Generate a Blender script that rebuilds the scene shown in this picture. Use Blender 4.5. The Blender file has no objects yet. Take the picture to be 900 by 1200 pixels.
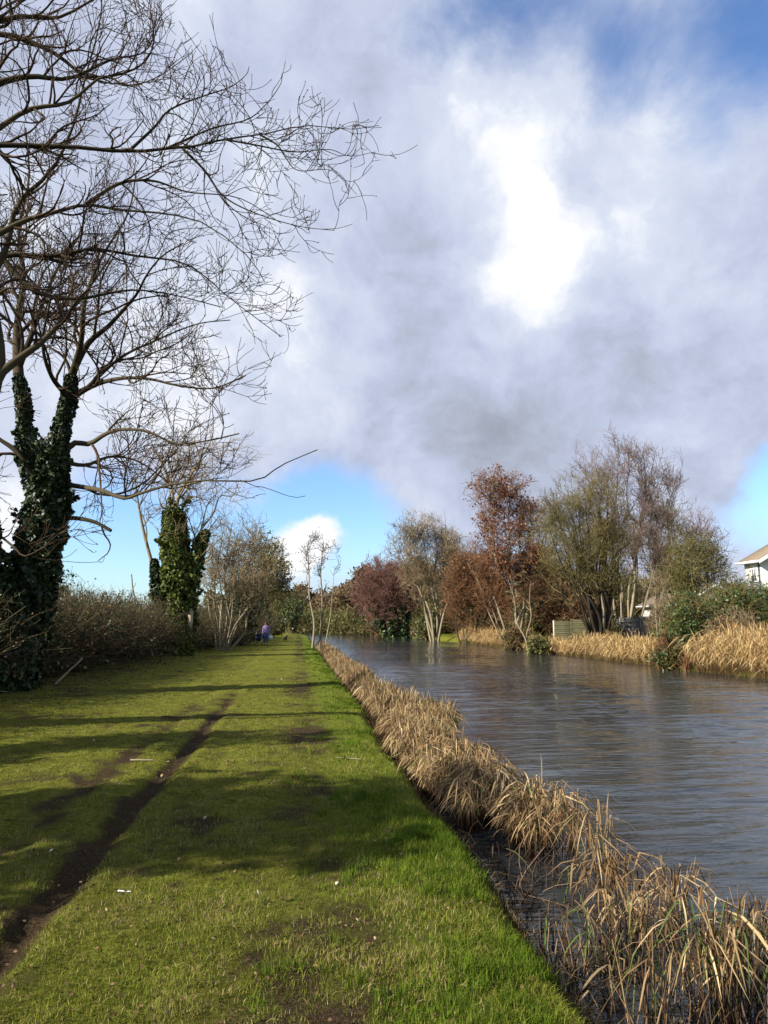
import bpy, math, random
import numpy as np
rng = np.random.default_rng(11)
random.seed(5)
S = bpy.context.scene
C = S.collection
R = math.radians
EXPO = 1.3
# ------------------------------------------------------------------ camera
F = 870.0
PB = math.atan(131/870); PA = math.atan(100/870*math.cos(PB))
CAM = np.array([0, 0, 1.6])
fw = np.array([math.sin(PA)*math.cos(PB), math.cos(PA)*math.cos(PB), math.sin(PB)])
rt = np.array([math.cos(PA), -math.sin(PA), 0.0])
upv = np.cross(rt, fw)
cd = bpy.data.cameras.new('camera'); cam = bpy.data.objects.new('camera', cd); C.objects.link(cam)
cd.sensor_fit = 'VERTICAL'; cd.sensor_height = 36; cd.lens = F/1200*36; cd.clip_end = 5000; cd.clip_start = .05
cam.location = CAM
from mathutils import Matrix
cam.matrix_world = Matrix(((rt[0], upv[0], -fw[0], 0), (rt[1], upv[1], -fw[1], 0), (rt[2], upv[2], -fw[2], CAM[2]), (0, 0, 0, 1)))
S.camera = cam
def ray(px, py):
    d = F*fw + (px-450)*rt - (py-600)*upv
    return d/np.linalg.norm(d)
def P(px, py, Y):                       # world point seen at a photo position, at distance Y along the canal
    d = ray(px, py); return CAM + d*(Y/d[1])
def G(px, py, z=0.0):
    d = ray(px, py); return CAM + d*((z-CAM[2])/d[2])
# ------------------------------------------------------------------ noise
_perm = rng.random((256, 256))
def vnoise(x, y):
    xi = np.floor(x).astype(int); yi = np.floor(y).astype(int); fx = x-xi; fy = y-yi
    fx = fx*fx*(3-2*fx); fy = fy*fy*(3-2*fy)
    a = _perm[xi % 256, yi % 256]; b = _perm[(xi+1) % 256, yi % 256]
    c = _perm[xi % 256, (yi+1) % 256]; d = _perm[(xi+1) % 256, (yi+1) % 256]
    return (a*(1-fx)+b*fx)*(1-fy)+(c*(1-fx)+d*fx)*fy
def fbm(x, y, o=4):
    v = 0; a = .5
    for i in range(o):
        v = v + a*vnoise(x*2**i+17.3*i, y*2**i+5.1*i); a *= .5
    return v/(1-.5**o)
def sst(a, b, x):
    t = np.clip((x-a)/(b-a), 0, 1); return t*t*(3-2*t)
# ------------------------------------------------------------------ materials
def lin(c):
    return tuple((v/12.92 if v <= .04045 else ((v+.055)/1.055)**2.4) for v in c)
class NT:
    def __init__(s, tree): s.t = tree; s.n = tree.nodes; s.l = tree.links
    def node(s, typ, **kw):
        n = s.n.new(typ)
        for k, v in kw.items(): setattr(n, k, v)
        return n
    def put(s, sock, v):
        if hasattr(v, 'is_output') or isinstance(v, bpy.types.NodeSocket): s.l.new(v, sock)
        else: sock.default_value = v
    def math(s, op, a, b=0.0, c=0.0):
        n = s.node('ShaderNodeMath', operation=op)
        s.put(n.inputs[0], a); s.put(n.inputs[1], b); s.put(n.inputs[2], c); return n.outputs[0]
    def mix(s, f, a, b, mode='MIX'):
        n = s.node('ShaderNodeMix', data_type='RGBA', blend_type=mode)
        s.put(n.inputs[0], f); s.put(n.inputs[6], a if not isinstance(a, tuple) else (*a, 1)[:4]); s.put(n.inputs[7], b if not isinstance(b, tuple) else (*b, 1)[:4])
        return n.outputs[2]
    def noise(s, vec, scale, detail=4, rough=.55, dist=0.0):
        n = s.node('ShaderNodeTexNoise'); n.inputs['Scale'].default_value = scale; n.inputs['Detail'].default_value = detail
        n.inputs['Roughness'].default_value = rough; n.inputs['Distortion'].default_value = dist
        if vec is not None: s.l.new(vec, n.inputs['Vector'])
        return n
    def ramp(s, f, pts):
        n = s.node('ShaderNodeValToRGB'); s.put(n.inputs[0], f)
        e = n.color_ramp.elements
        while len(e) < len(pts): e.new(.5)
        for i, (p, c) in enumerate(pts):
            e[i].position = p; e[i].color = (*c, 1) if len(c) == 3 else c
        return n.outputs[0]
    def attr(s, name):
        n = s.node('ShaderNodeAttribute', attribute_name=name); return n.outputs['Fac']
    def maprange(s, v, a, b, c=0., d=1.):
        n = s.node('ShaderNodeMapRange'); s.put(n.inputs[0], v)
        for i, x in enumerate((a, b, c, d)): n.inputs[i+1].default_value = x
        return n.outputs[0]
def newmat(name):
    m = bpy.data.materials.new(name); m.use_nodes = True
    t = NT(m.node_tree); b = m.node_tree.nodes['Principled BSDF']
    return m, t, b
def simple(name, c1, c2=None, rough=.8, scale=8, bump=0.0, spec=.3, bscale=None, stretch=None):
    m, t, b = newmat(name); c2 = c2 or tuple(v*.7 for v in c1)
    tc = t.node('ShaderNodeTexCoord').outputs['Object']
    if stretch:
        mp = t.node('ShaderNodeMapping'); mp.inputs['Scale'].default_value = stretch; t.l.new(tc, mp.inputs[0]); tc = mp.outputs[0]
    n = t.noise(tc, scale, 5)
    t.l.new(t.mix(t.maprange(n.outputs[0], .35, .65), c1, c2), b.inputs['Base Color'])
    b.inputs['Roughness'].default_value = rough; b.inputs['Specular IOR Level'].default_value = spec
    if bump:
        n2 = t.noise(tc, bscale or scale*3, 5); bp = t.node('ShaderNodeBump'); bp.inputs['Distance'].default_value = bump
        t.l.new(n2.outputs[0], bp.inputs['Height']); t.l.new(bp.outputs[0], b.inputs['Normal'])
    return m
def toned(name, stops, rough=.75, trans=0.0, spec=.2, base=None):
    """colour picked by the per-element attribute 'tone'; optional wet base colour by attribute 'foot'"""
    m, t, b = newmat(name)
    col = t.ramp(t.attr('tone'), stops)
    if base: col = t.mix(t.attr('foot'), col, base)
    t.l.new(col, b.inputs['Base Color']); b.inputs['Roughness'].default_value = rough
    b.inputs['Specular IOR Level'].default_value = spec
    if trans:
        tr = t.node('ShaderNodeBsdfTranslucent'); t.l.new(col, tr.inputs[0])
        mx = t.node('ShaderNodeMixShader'); mx.inputs[0].default_value = trans
        t.l.new(b.outputs[0], mx.inputs[1]); t.l.new(tr.outputs[0], mx.inputs[2])
        t.l.new(mx.outputs[0], t.n['Material Output'].inputs[0])
    return m
# ------------------------------------------------------------------ mesh output
def mesh_obj(name, V, Q, mat, parent=None, attrs=None, smooth=True, tris=None):
    me = bpy.data.meshes.new(name)
    V = np.asarray(V, dtype=np.float32).reshape(-1, 3)
    Q = np.asarray(Q, dtype=np.int32).reshape(-1, 4) if Q is not None and len(Q) else np.zeros((0, 4), np.int32)
    T = np.asarray(tris, dtype=np.int32).reshape(-1, 3) if tris is not None and len(tris) else np.zeros((0, 3), np.int32)
    me.vertices.add(len(V)); me.vertices.foreach_set('co', V.ravel())
    nl = len(Q)*4+len(T)*3; me.loops.add(nl)
    me.loops.foreach_set('vertex_index', np.concatenate([Q.ravel(), T.ravel()]))
    me.polygons.add(len(Q)+len(T))
    st = np.concatenate([np.arange(len(Q))*4, len(Q)*4+np.arange(len(T))*3]).astype(np.int32)
    me.polygons.foreach_set('loop_start', st)
    me.polygons.foreach_set('loop_total', np.concatenate([np.full(len(Q), 4), np.full(len(T), 3)]).astype(np.int32))
    me.update(calc_edges=True)
    if smooth: me.polygons.foreach_set('use_smooth', np.ones(len(Q)+len(T), bool))
    for k, a in (attrs or {}).items():
        at = me.attributes.new(k, 'FLOAT', 'POINT'); at.data.foreach_set('value', np.asarray(a, np.float32).ravel())
    me.materials.append(mat)
    o = bpy.data.objects.new(name, me); C.objects.link(o)
    if parent is not None: o.parent = parent
    return o
def tag(o, label=None, cat=None, group=None, kind=None):
    if label: o['label'] = label
    if cat: o['category'] = cat
    if group: o['group'] = group
    if kind: o['kind'] = kind
    return o
def empty(name, loc, label, cat, group=None):
    e = bpy.data.objects.new(name, None); C.objects.link(e); e.location = tuple(float(v) for v in loc); e.empty_display_size = .3
    return tag(e, label, cat, group)
def reparent(o, root):                   # geometry is in world metres; keep it in place under its root
    o.parent = root; o.matrix_parent_inverse = Matrix.Translation(root.location).inverted()
class Tubes:
    def __init__(s): s.V = []; s.Q = []; s.T = []; s.F = []; s.n = 0
    def add(s, pts, rad, sides=4, tone=None):
        """pts (B,N,3), rad (B,N)"""
        pts = np.asarray(pts, float); rad = np.asarray(rad, float)
        if pts.ndim == 2: pts = pts[None]; rad = rad[None]
        B, N, _ = pts.shape
        if B == 0: return
        t = np.gradient(pts, axis=1); t /= np.linalg.norm(t, axis=2, keepdims=True)+1e-9
        ref = np.zeros((B, 1, 3)); mean = t.mean(1)
        ax = np.argmin(np.abs(mean), axis=1); ref[np.arange(B), 0, ax] = 1
        n1 = np.cross(t, np.broadcast_to(ref, t.shape)); n1 /= np.linalg.norm(n1, axis=2, keepdims=True)+1e-9
        n2 = np.cross(t, n1)
        a = np.arange(sides)*2*np.pi/sides
        ring = pts[:, :, None]+rad[:, :, None, None]*(np.cos(a)[None, None, :, None]*n1[:, :, None]+np.sin(a)[None, None, :, None]*n2[:, :, None])
        s.V.append(ring.reshape(-1, 3))
        idx = s.n+np.arange(B*N*sides).reshape(B, N, sides)
        j = np.roll(np.arange(sides), -1)
        q = np.stack([idx[:, :-1], idx[:, :-1][:, :, j], idx[:, 1:][:, :, j], idx[:, 1:]], -1)
        s.Q.append(q.reshape(-1, 4)); s.n += B*N*sides
        tn = rng.random(B) if tone is None else np.broadcast_to(tone, (B,))
        s.T.append(np.repeat(tn, N*sides))
    def build(s, name, mat, root):
        V = np.concatenate(s.V); Q = np.concatenate(s.Q)
        o = mesh_obj(name, V, Q, mat, None, {'tone': np.concatenate(s.T)})
        if root is not None: reparent(o, root)
        return o
def nrm(v): return v/(np.linalg.norm(v, axis=-1, keepdims=True)+1e-9)
def catmull(pts, rad, n):
    pts = np.array(pts, float); rad = np.array(rad, float); k = len(pts)
    pp = np.vstack([2*pts[0]-pts[1], pts, 2*pts[-1]-pts[-2]])
    u = np.linspace(0, k-1-1e-6, n); i = u.astype(int); f = (u-i)[:, None]
    a, b, c, d = pp[i], pp[i+1], pp[i+2], pp[i+3]
    q = .5*((2*b)+(c-a)*f+(2*a-5*b+4*c-d)*f**2+(3*b-a-3*c+d)*f**3)
    return q, np.interp(u, np.arange(k), rad)
def growb(st, d, L, r0, nseg, wander, up, tipr=.25, bias=None):
    B = len(st); pts = [st]; d = nrm(d); w = rng.normal(0, 1, (B, 3))*wander
    for i in range(nseg):
        w = .55*w+rng.normal(0, 1, (B, 3))*wander
        d = nrm(d+w+np.array([0, 0, up])+(0 if bias is None else bias))
        pts.append(pts[-1]+d*(L/nseg)[:, None])
    pts = np.stack(pts, 1); rad = r0[:, None]*(1-(1-tipr)*np.linspace(0, 1, nseg+1)[None])
    return pts, rad
def spawn(pts, rad, per_m, L, tmin=.15, ang=(35, 70), lvar=.4, rr=.6, taper=.55, amin=.1):
    """children of a set of branches"""
    B, N, _ = pts.shape
    seg = np.linalg.norm(np.diff(pts, axis=1), axis=2).sum(1)
    cnt = rng.poisson(seg*per_m*(1-tmin)); ids = np.repeat(np.arange(B), cnt); n = len(ids)
    t = (tmin+(1-tmin)*rng.random(n))*(N-1); i = np.minimum(t.astype(int), N-2); f = (t-i)[:, None]
    st = pts[ids, i]*(1-f)+pts[ids, i+1]*f
    tg = nrm(pts[ids, i+1]-pts[ids, i])
    pr = rad[ids, i]*(1-f[:, 0])+rad[ids, i+1]*f[:, 0]
    rv = nrm(np.cross(tg, rng.normal(size=(n, 3))))
    a = np.radians(rng.uniform(*ang, n))[:, None]
    d = tg*np.cos(a)+rv*np.sin(a)
    ln = L*(1-taper*(t/(N-1)))*(1+rng.uniform(-lvar, lvar, n))
    return st, d, ln, pr*rr
def inside(p, envs, grow=1.0):
    m = np.zeros(len(p), bool)
    for c, r in envs:
        q = (p-np.array(c))/(np.array(r)*grow); az = np.arctan2(q[:, 1], q[:, 0])
        f = .62+.75*fbm(np.abs(az)*1.7+float(c[0]), q[:, 2]*1.9+float(c[1])+9, 3)+.12*rng.normal(size=len(p))
        m |= (q**2).sum(1) < f**2
    return m
def leaves_geo(pos, nor, size, jit=.6, aspect=.75):
    n = len(pos); nor = nrm(nor+rng.normal(0, jit, (n, 3)))
    a = nrm(np.cross(nor, rng.normal(size=(n, 3)))); b = np.cross(nor, a)
    s = (size*(.35+1.1*rng.random(n)))[:, None] if np.ndim(size) == 0 else (size[:, None])
    V = np.stack([pos-a*s, pos-b*s*aspect+nor*s*.2, pos+a*s, pos+b*s*aspect+nor*s*.2], 1)
    return V.reshape(-1, 3), np.arange(4*n).reshape(n, 4)
def leaf_obj(name, pos, nor, size, mat, root, jit=.6, aspect=.75, tone=None):
    V, Q = leaves_geo(pos, nor, size, jit, aspect)
    tn = rng.random(len(pos)) if tone is None else tone
    o = mesh_obj(name, V, Q, mat, None, {'tone': np.repeat(tn, 4)}, smooth=False)
    if root is not None: reparent(o, root)
    return o
# ------------------------------------------------------------------ shared materials
M = {}
M['bark'] = toned('bark_grey_green', [(0, (.032, .027, .017)), (1, (.075, .06, .036))], .95, 0, .06)
M['bark_dark'] = toned('bark_dark', [(0, (.025, .02, .014)), (1, (.055, .044, .03))], .95, 0, .06)
M['bark_pale'] = toned('bark_pale', [(0, (.16, .13, .085)), (1, (.26, .215, .14))], .85)
M['twig_dark'] = toned('twigs_dark', [(0, (.03, .02, .014)), (1, (.075, .05, .03))], .85, 0, .05)
M['twig_tan'] = toned('twigs_tan', [(0, (.13, .095, .052)), (1, (.29, .225, .13))], .85, 0, .05)
M['twig_olive'] = toned('twigs_olive', [(0, (.085, .072, .028)), (1, (.185, .15, .06))], .85, 0, .05)
M['twig_red'] = toned('twigs_red', [(0, (.11, .055, .04)), (1, (.20, .11, .085))], .85, 0, .05)
M['twig_russet'] = toned('twigs_russet', [(0, (.11, .055, .028)), (1, (.21, .11, .055))], .85, 0, .05)
M['twig_mauve'] = toned('twigs_mauve', [(0, (.10, .065, .05)), (1, (.20, .14, .115))], .8)
M['bud'] = toned('leaf_buds', [(0, (.05, .02, .012)), (1, (.12, .06, .035))], .8)
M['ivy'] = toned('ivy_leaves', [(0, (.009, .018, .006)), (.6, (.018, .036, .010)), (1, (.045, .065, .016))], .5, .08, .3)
M['ivy_sun'] = toned('ivy_leaves_sunlit', [(0, (.022, .035, .007)), (.5, (.06, .082, .013)), (1, (.14, .165, .027))], .6, .2, .2)  # lighter copy of the ivy, with its sunlit look put into the colour
M['evergreen'] = toned('evergreen_leaves', [(0, (.015, .035, .01)), (.6, (.04, .07, .015)), (1, (.085, .12, .022))], .45, .12, .4)
M['olive_leaf'] = toned('olive_leaves', [(0, (.05, .055, .015)), (1, (.13, .13, .04))], .6, .2)
M['red_leaf'] = toned('dead_red_leaves', [(0, (.09, .035, .022)), (.6, (.165, .068, .04)), (1, (.25, .125, .07))], .7, .2)
M['brown_leaf'] = toned('dead_brown_leaves', [(0, (.06, .035, .018)), (.6, (.13, .075, .035)), (1, (.2, .13, .06))], .7, .2)
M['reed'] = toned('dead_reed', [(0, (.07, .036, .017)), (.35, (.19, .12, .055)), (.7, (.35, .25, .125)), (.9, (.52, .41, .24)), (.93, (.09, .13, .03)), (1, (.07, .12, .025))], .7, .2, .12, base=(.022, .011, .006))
M['reed_far'] = toned('dead_reed_golden', [(0, (.16, .085, .03)), (.4, (.36, .24, .10)), (1, (.56, .42, .21))], .75, .2, .1, base=(.06, .035, .015))  # paler golden tone of the far bank reeds
M['blade'] = toned('grass_blades', [(0, (.035, .040, .008)), (.22, (.085, .105, .014)), (.48, (.155, .18, .022)), (.68, (.22, .235, .038)), (.82, (.29, .27, .07)), (.90, (.22, .15, .06)), (1, (.42, .34, .17))], .8, .3, .06)
M['blade_lush'] = toned('lush_grass_blades', [(0, (.03, .055, .005)), (.5, (.085, .135, .010)), (1, (.16, .215, .022))], .7, .3, .08)
# ------------------------------------------------------------------ terrain
WZ = -.36
def shift(Y):
    y = np.maximum(np.asarray(Y, float)-100, 0); return -(y**2)/420
def xedge(Y): return 1.17+.20*(fbm(np.asarray(Y)*.35+3, 0*np.asarray(Y)+1.5, 3)-.5)+.12*(fbm(np.asarray(Y)*1.9, 0*np.asarray(Y)+7.5, 2)-.5)
FARX = 16.9
def farx(Y): return FARX+1.1*(fbm(np.asarray(Y)*.13, 0*np.asarray(Y)+9.5, 3)-.5)
def rutx(Y): return .16*(fbm(np.asarray(Y)*.18, 0*np.asarray(Y)+31.5, 2)-.5)
def gz(X, Y):
    X = np.asarray(X, float)-shift(Y); Y = np.asarray(Y, float)
    z = .05*(fbm(X*.5, Y*.5, 3)-.5)+.035*(fbm(X*2.5, Y*2.5, 3)-.5)+.018*(fbm(X*9, Y*9, 2)-.5)
    r = rutx(Y)
    cl_ = fbm(X*17, Y*11+5, 2); ma = np.exp(-((X+1.40-r)/.11)**2)*sst(26, 10, Y); mb = np.exp(-((X+2.02-r)/.17)**2)
    z = z-.065*ma*(.6+.8*vnoise(X*0+3, Y*1.7))-.02*mb+.018*np.exp(-((X+1.17-r)/.08)**2)*sst(26, 10, Y)+(ma+mb*.5)*.05*(cl_-.5)
    z = z+.12*sst(-3.5, -7, X)
    e = xedge(Y)
    bank = sst(e-.10, e+.48, X); z = z*(1-bank)+(-.62)*bank
    z = z-.03*np.exp(-((X-e+.1)/.2)**2)
    f = farx(Y)
    fb = sst(f-.8, f+1.2, X); z = z*(1-fb)+fb*(.12+.5*(fbm(X*.5+40, Y*.5, 3)-.5)*.5)
    z = z+.35*sst(19, 24, X)+.9*sst(24, 45, X)
    return z
def mudf(X, Y):
    X = np.asarray(X, float)-shift(Y); Y = np.asarray(Y, float)
    n = fbm(X*1.3+9, Y*.8, 4); n2 = fbm(X*5, Y*4+3, 4); r = rutx(Y)
    r2 = r+.13*(fbm(X*0+2.5, Y*2.2, 3)-.5)
    m = 1.25*np.exp(-((X+1.40-r2)/(.085+.05*vnoise(X*0+8.5, Y*1.3)))**2)*sst(21, 9, Y)
    m += .60*np.exp(-((X+2.05-r2)/.17)**2)*sst(20, 9, Y)*sst(.3, .55, fbm(X*1.1+3, Y*1.1, 3)+.1)
    m += .55*np.exp(-((X-.12)/.36)**2)*(0.35+.8*n)
    m += .36*sst(.46, .72, n)*sst(1.0, .3, X)+.42*sst(.52, .76, fbm(X*4+70, Y*3.2, 3))*sst(.9, .3, X)
    m += .35*sst(-5.0, -6.3, X)*n*1.6
    m = m*(.45+1.1*n2)
    m += 1.2*sst(xedge(Y)+.05, xedge(Y)+.20, X+.22*(n2-.5))
    m = np.where(X > 12, .4*n2, m)
    return np.clip(m, 0, 1)
def axis(parts):
    a = np.concatenate([np.linspace(p, q, n, endpoint=False) for p, q, n in parts]); return np.append(a, parts[-1][1])
xs = axis([(-1500, -60, 16), (-60, -9, 40), (-9, -4, 50), (-4, 2.0, 260), (2.0, 15.5, 20), (15.5, 20, 36), (20, 60, 40), (60, 1500, 16)])
ys = axis([(-300, -5, 20), (-5, 2.2, 30), (2.2, 9, 260), (9, 20, 180), (20, 60, 140), (60, 200, 90), (200, 1800, 30)])
XX, YY = np.meshgrid(xs, ys, indexing='ij')
XW = XX+shift(np.minimum(YY, 260))
ZZ = gz(XX+shift(YY), YY); MU = mudf(XX+shift(YY), YY)
LU = np.exp(-((XX-.75)/.42)**2)
nx, ny = XX.shape
idx = np.arange(nx*ny).reshape(nx, ny)
Q = np.stack([idx[:-1, :-1], idx[1:, :-1], idx[1:, 1:], idx[:-1, 1:]], -1)
mg, t, b = newmat('ground_grass_and_mud')
tc = t.node('ShaderNodeTexCoord').outputs['Object']
n1 = t.noise(tc, 1.2, 5); n2 = t.noise(tc, 22, 6, .7); n3 = t.noise(tc, 90, 4, .7)
n4 = t.noise(tc, 5.5, 6, .7)
gcol = t.ramp(t.math('ADD', t.math('MULTIPLY', n2.outputs[0], .55), t.math('MULTIPLY', n4.outputs[0], .45)), [(.33, (.025, .024, .006)), (.43, (.07, .075, .011)), (.52, (.13, .145, .017)), (.60, (.19, .18, .035)), (.68, (.24, .195, .07))])
gcol = t.mix(t.maprange(n1.outputs[0], .4, .65, 0, .45), gcol, (.10, .085, .015))
gcol = t.mix(t.math('MULTIPLY', t.attr('lush'), .5), gcol, (.09, .145, .010))
scol = t.ramp(n3.outputs[0], [(.3, (.014, .010, .005)), (.5, (.046, .031, .016)), (.7, (.11, .078, .042))])
mk = t.math('ADD', t.attr('mud'), t.math('MULTIPLY', t.math('SUBTRACT', n2.outputs[0], .5), 1.5))
t.l.new(t.mix(t.maprange(mk, .24, .80), gcol, scol), b.inputs['Base Color'])
b.inputs['Roughness'].default_value = .95; b.inputs['Specular IOR Level'].default_value = .04
bp = t.node('ShaderNodeBump'); bp.inputs['Distance'].default_value = .05; bp.inputs['Strength'].default_value = 1
t.l.new(t.math('ADD', n2.outputs[0], t.math('MULTIPLY', n3.outputs[0], .4)), bp.inputs['Height']); t.l.new(bp.outputs[0], b.inputs['Normal'])
ground = mesh_obj('ground', np.stack([XW, YY, ZZ], -1).reshape(-1, 3), Q, mg, None, {'mud': MU, 'lush': LU})
tag(ground, 'grassy towpath with two muddy ruts beside the canal', None, None, 'structure')
# water
xw = axis([(1.05, 9, 150), (9, FARX+1.4, 120)]); yw = axis([(-60, 0, 10), (0, 3, 30), (3, 9, 260), (9, 18, 260), (18, 36, 260), (36, 80, 220), (80, 260, 160)])
WX, WY = np.meshgrid(xw, yw, indexing='ij'); WH = 0*WX
ruf = .30+1.1*sst(.38, .62, fbm(WX*.22+5, WY*.16+2, 3))
for i in range(34):
    lam = rng.uniform(.17, .60)*(1 if i < 28 else 2.2); th = R(90+7+rng.normal(0, 10)); kx, ky = math.cos(th)*6.283/lam, math.sin(th)*6.283/lam
    WH += lam*.0038*(1-.45*sst(14, 40, WY))*np.cos(kx*WX+ky*WY+rng.random()*6.283)*sst(3.0, 1.0, np.gradient(yw)[None]*4/lam)
WH *= ruf*sst(1.9, 3.6, WX)*.9+.1
Vw = np.stack([WX+shift(WY), WY, WH+WZ], -1).reshape(-1, 3)
ixw = np.arange(WX.size).reshape(WX.shape); Qw = np.stack([ixw[:-1, :-1], ixw[1:, :-1], ixw[1:, 1:], ixw[:-1, 1:]], -1).reshape(-1, 4)
mw, t, b = newmat('canal_water')
tc = t.node('ShaderNodeTexCoord').outputs['Object']
def mapped(sc, rot=0):
    mp = t.node('ShaderNodeMapping'); mp.inputs['Scale'].default_value = sc; mp.inputs['Rotation'].default_value = (0, 0, rot); t.l.new(tc, mp.inputs[0]); return mp.outputs[0]
w1 = t.noise(mapped((.45, 2.0, 1), R(7)), 1.6, 3, .5, .5); w2 = t.noise(mapped((1.4, 5.5, 1), R(-9)), 2.0, 3, .5, .4); w3 = t.noise(mapped((.25, .5, 1)), .6, 3)
w1o = t.math('MULTIPLY', w1.outputs[0], t.maprange(w3.outputs[0], .35, .65, .35, 1.2))
h = t.math('ADD', t.math('MULTIPLY', w1o, 1.0), t.math('MULTIPLY', w2.outputs[0], .35))
bp = t.node('ShaderNodeBump'); bp.inputs['Distance'].default_value = .045; bp.inputs['Strength'].default_value = 1.0
t.l.new(h, bp.inputs['Height']); t.l.new(bp.outputs[0], b.inputs['Normal'])
b.inputs['Base Color'].default_value = (.021, .025, .027, 1); b.inputs['Roughness'].default_value = .03; b.inputs['IOR'].default_value = 1.40
tag(mesh_obj('water', Vw, Qw, mw), 'rippled grey canal water reflecting trees and cloud', None, None, 'structure')
# ------------------------------------------------------------------ grass blades
def blades(name, X, Y, hgt, wid, tone, mat, label, lean=.5):
    n = len(X); Z = gz(X, Y)-.006
    base = np.stack([X, Y, Z], 1); az = rng.random(n)*2*np.pi
    side = np.stack([np.cos(az), np.sin(az), 0*az], 1)
    la = rng.random(n)*2*np.pi; ln = np.abs(rng.normal(0, lean, n))[:, None]
    ld = np.stack([np.cos(la), np.sin(la), 0*la], 1)*ln
    up = np.array([0, 0, 1.])
    m1 = base+(up*.55+ld*.35)*hgt[:, None]; tip = base+(up*(1-.25*np.minimum(ln, 1.5))+ld*1.0)*hgt[:, None]
    w = wid[:, None]*side*.5
    V = np.stack([base-w, base+w, m1+w*.8, m1-w*.8, tip], 1).reshape(-1, 3)
    k = 5*np.arange(n)[:, None]
    o = mesh_obj(name, V, k+np.array([[0, 1, 2, 3]]), mat, None, {'tone': np.repeat(tone, 5)}, False, tris=k+np.array([[3, 2, 4]]))
    return tag(o, label, 'grass', None, 'stuff')
def sampleY(n, a, b, p=1.6):            # density falls with distance
    u = rng.random(n); e = 1-p; return (a**e+u*(b**e-a**e))**(1/e)
n = 420000
Y = sampleY(n, 2.3, 34, 1.9)
X = rng.uniform(-1, 1, n); X = np.where(rng.random(n) < .9, -.62*Y-0.2+(X*.5+.5)*(xedge(Y)+.1+.62*Y+.2), X)
X = np.maximum(X, -6.2+rng.random(n)*.3)
mud = mudf(X, Y); pn = fbm(X*2.2+50, Y*2.2, 3)
keep = (rng.random(n) < (1.05-np.where(X > -.9, .85, 1.25)*mud)*(.35+.9*pn)) & (X < xedge(Y)+.05+.2*rng.random(n))
X, Y, pn = X[keep], Y[keep], pn[keep]; n = len(X)
sc = 1+np.clip(Y-5, 0, 40)*.06
hg = (.016+.026*rng.random(n)+.03*np.exp(-((X-.8)/.4)**2)*rng.random(n))*(.7+.7*pn)*(1+.25*(sc-1)); wd = .0032*(.7+.6*rng.random(n))*sc
p5 = fbm(X*7+20, Y*7, 3); keep = rng.random(n) < .35+1.5*sst(.35, .6, p5); X, Y, pn, p5, hg, wd = X[keep], Y[keep], pn[keep], p5[keep], hg[keep], wd[keep]; n = len(X)
tn = np.clip(.05+.45*pn+.6*(p5-.35)+.17*rng.normal(size=n), 0, .9); tn = np.where(rng.random(n) < .07+.26*sst(.42, .68, fbm(X*2.8+33, Y*2.2, 3))*sst(1.0, .5, X), rng.uniform(.86, 1, n), tn)
blades('grass', X, Y, hg, wd, tn, M['blade'], 'short worn mossy grass covering the towpath', .8)
# lush tufts along the bank top
cn = 3400; cy = sampleY(cn, 2.2, 60, 1.5); cx = xedge(cy)+.10-np.abs(rng.normal(0, .42, cn)); k = 34
sel = fbm(cx*1.8, cy*1.8+77, 3) > .47; cx, cy = cx[sel], cy[sel]
X = np.repeat(cx, k)+rng.normal(0, .035, len(cx)*k); Y = np.repeat(cy, k)+rng.normal(0, .035, len(cx)*k)
ch = np.repeat(.03+.075*rng.random(len(cx))**1.6, k)*(.5+.7*rng.random(len(X)))
blades('grass', X, Y, ch, .0038*(1+np.clip(Y-5, 0, 60)*.08), np.clip(np.repeat(rng.random(len(cx)), k)*.6+.4*rng.random(len(X)), 0, 1), M['blade_lush'], 'lush green grass tufts along the canal bank edge', .55)
# rough dead grass and roots at the toe of the bank
n = 9000; Y = sampleY(n, 2.2, 60, 1.6); X = xedge(Y)+.08+rng.random(n)**1.2*.28
blades('grass', X, Y, .04+.10*rng.random(n), .004*(1+Y*.04), rng.random(n)**2*.25+np.where(rng.random(n) < .5, .74, 0), toned('bank_litter', [(0, (.03, .018, .008)), (.3, (.06, .036, .014)), (.6, (.05, .07, .010)), (.8, (.12, .078, .03)), (1, (.25, .17, .075))], .9, 0, .03), 'brown matted roots and dead grass on the muddy bank', 1.3)
# far bank turf
n = 60000; Y = rng.uniform(20, 110, n); X = farx(Y)+.7+rng.random(n)*6; hh = .12+.2*rng.random(n)
blades('grass', X, Y, hh, .02+0*X, .2+.5*rng.random(n), M['blade'], 'rough grass on the far canal bank', .6)
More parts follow.
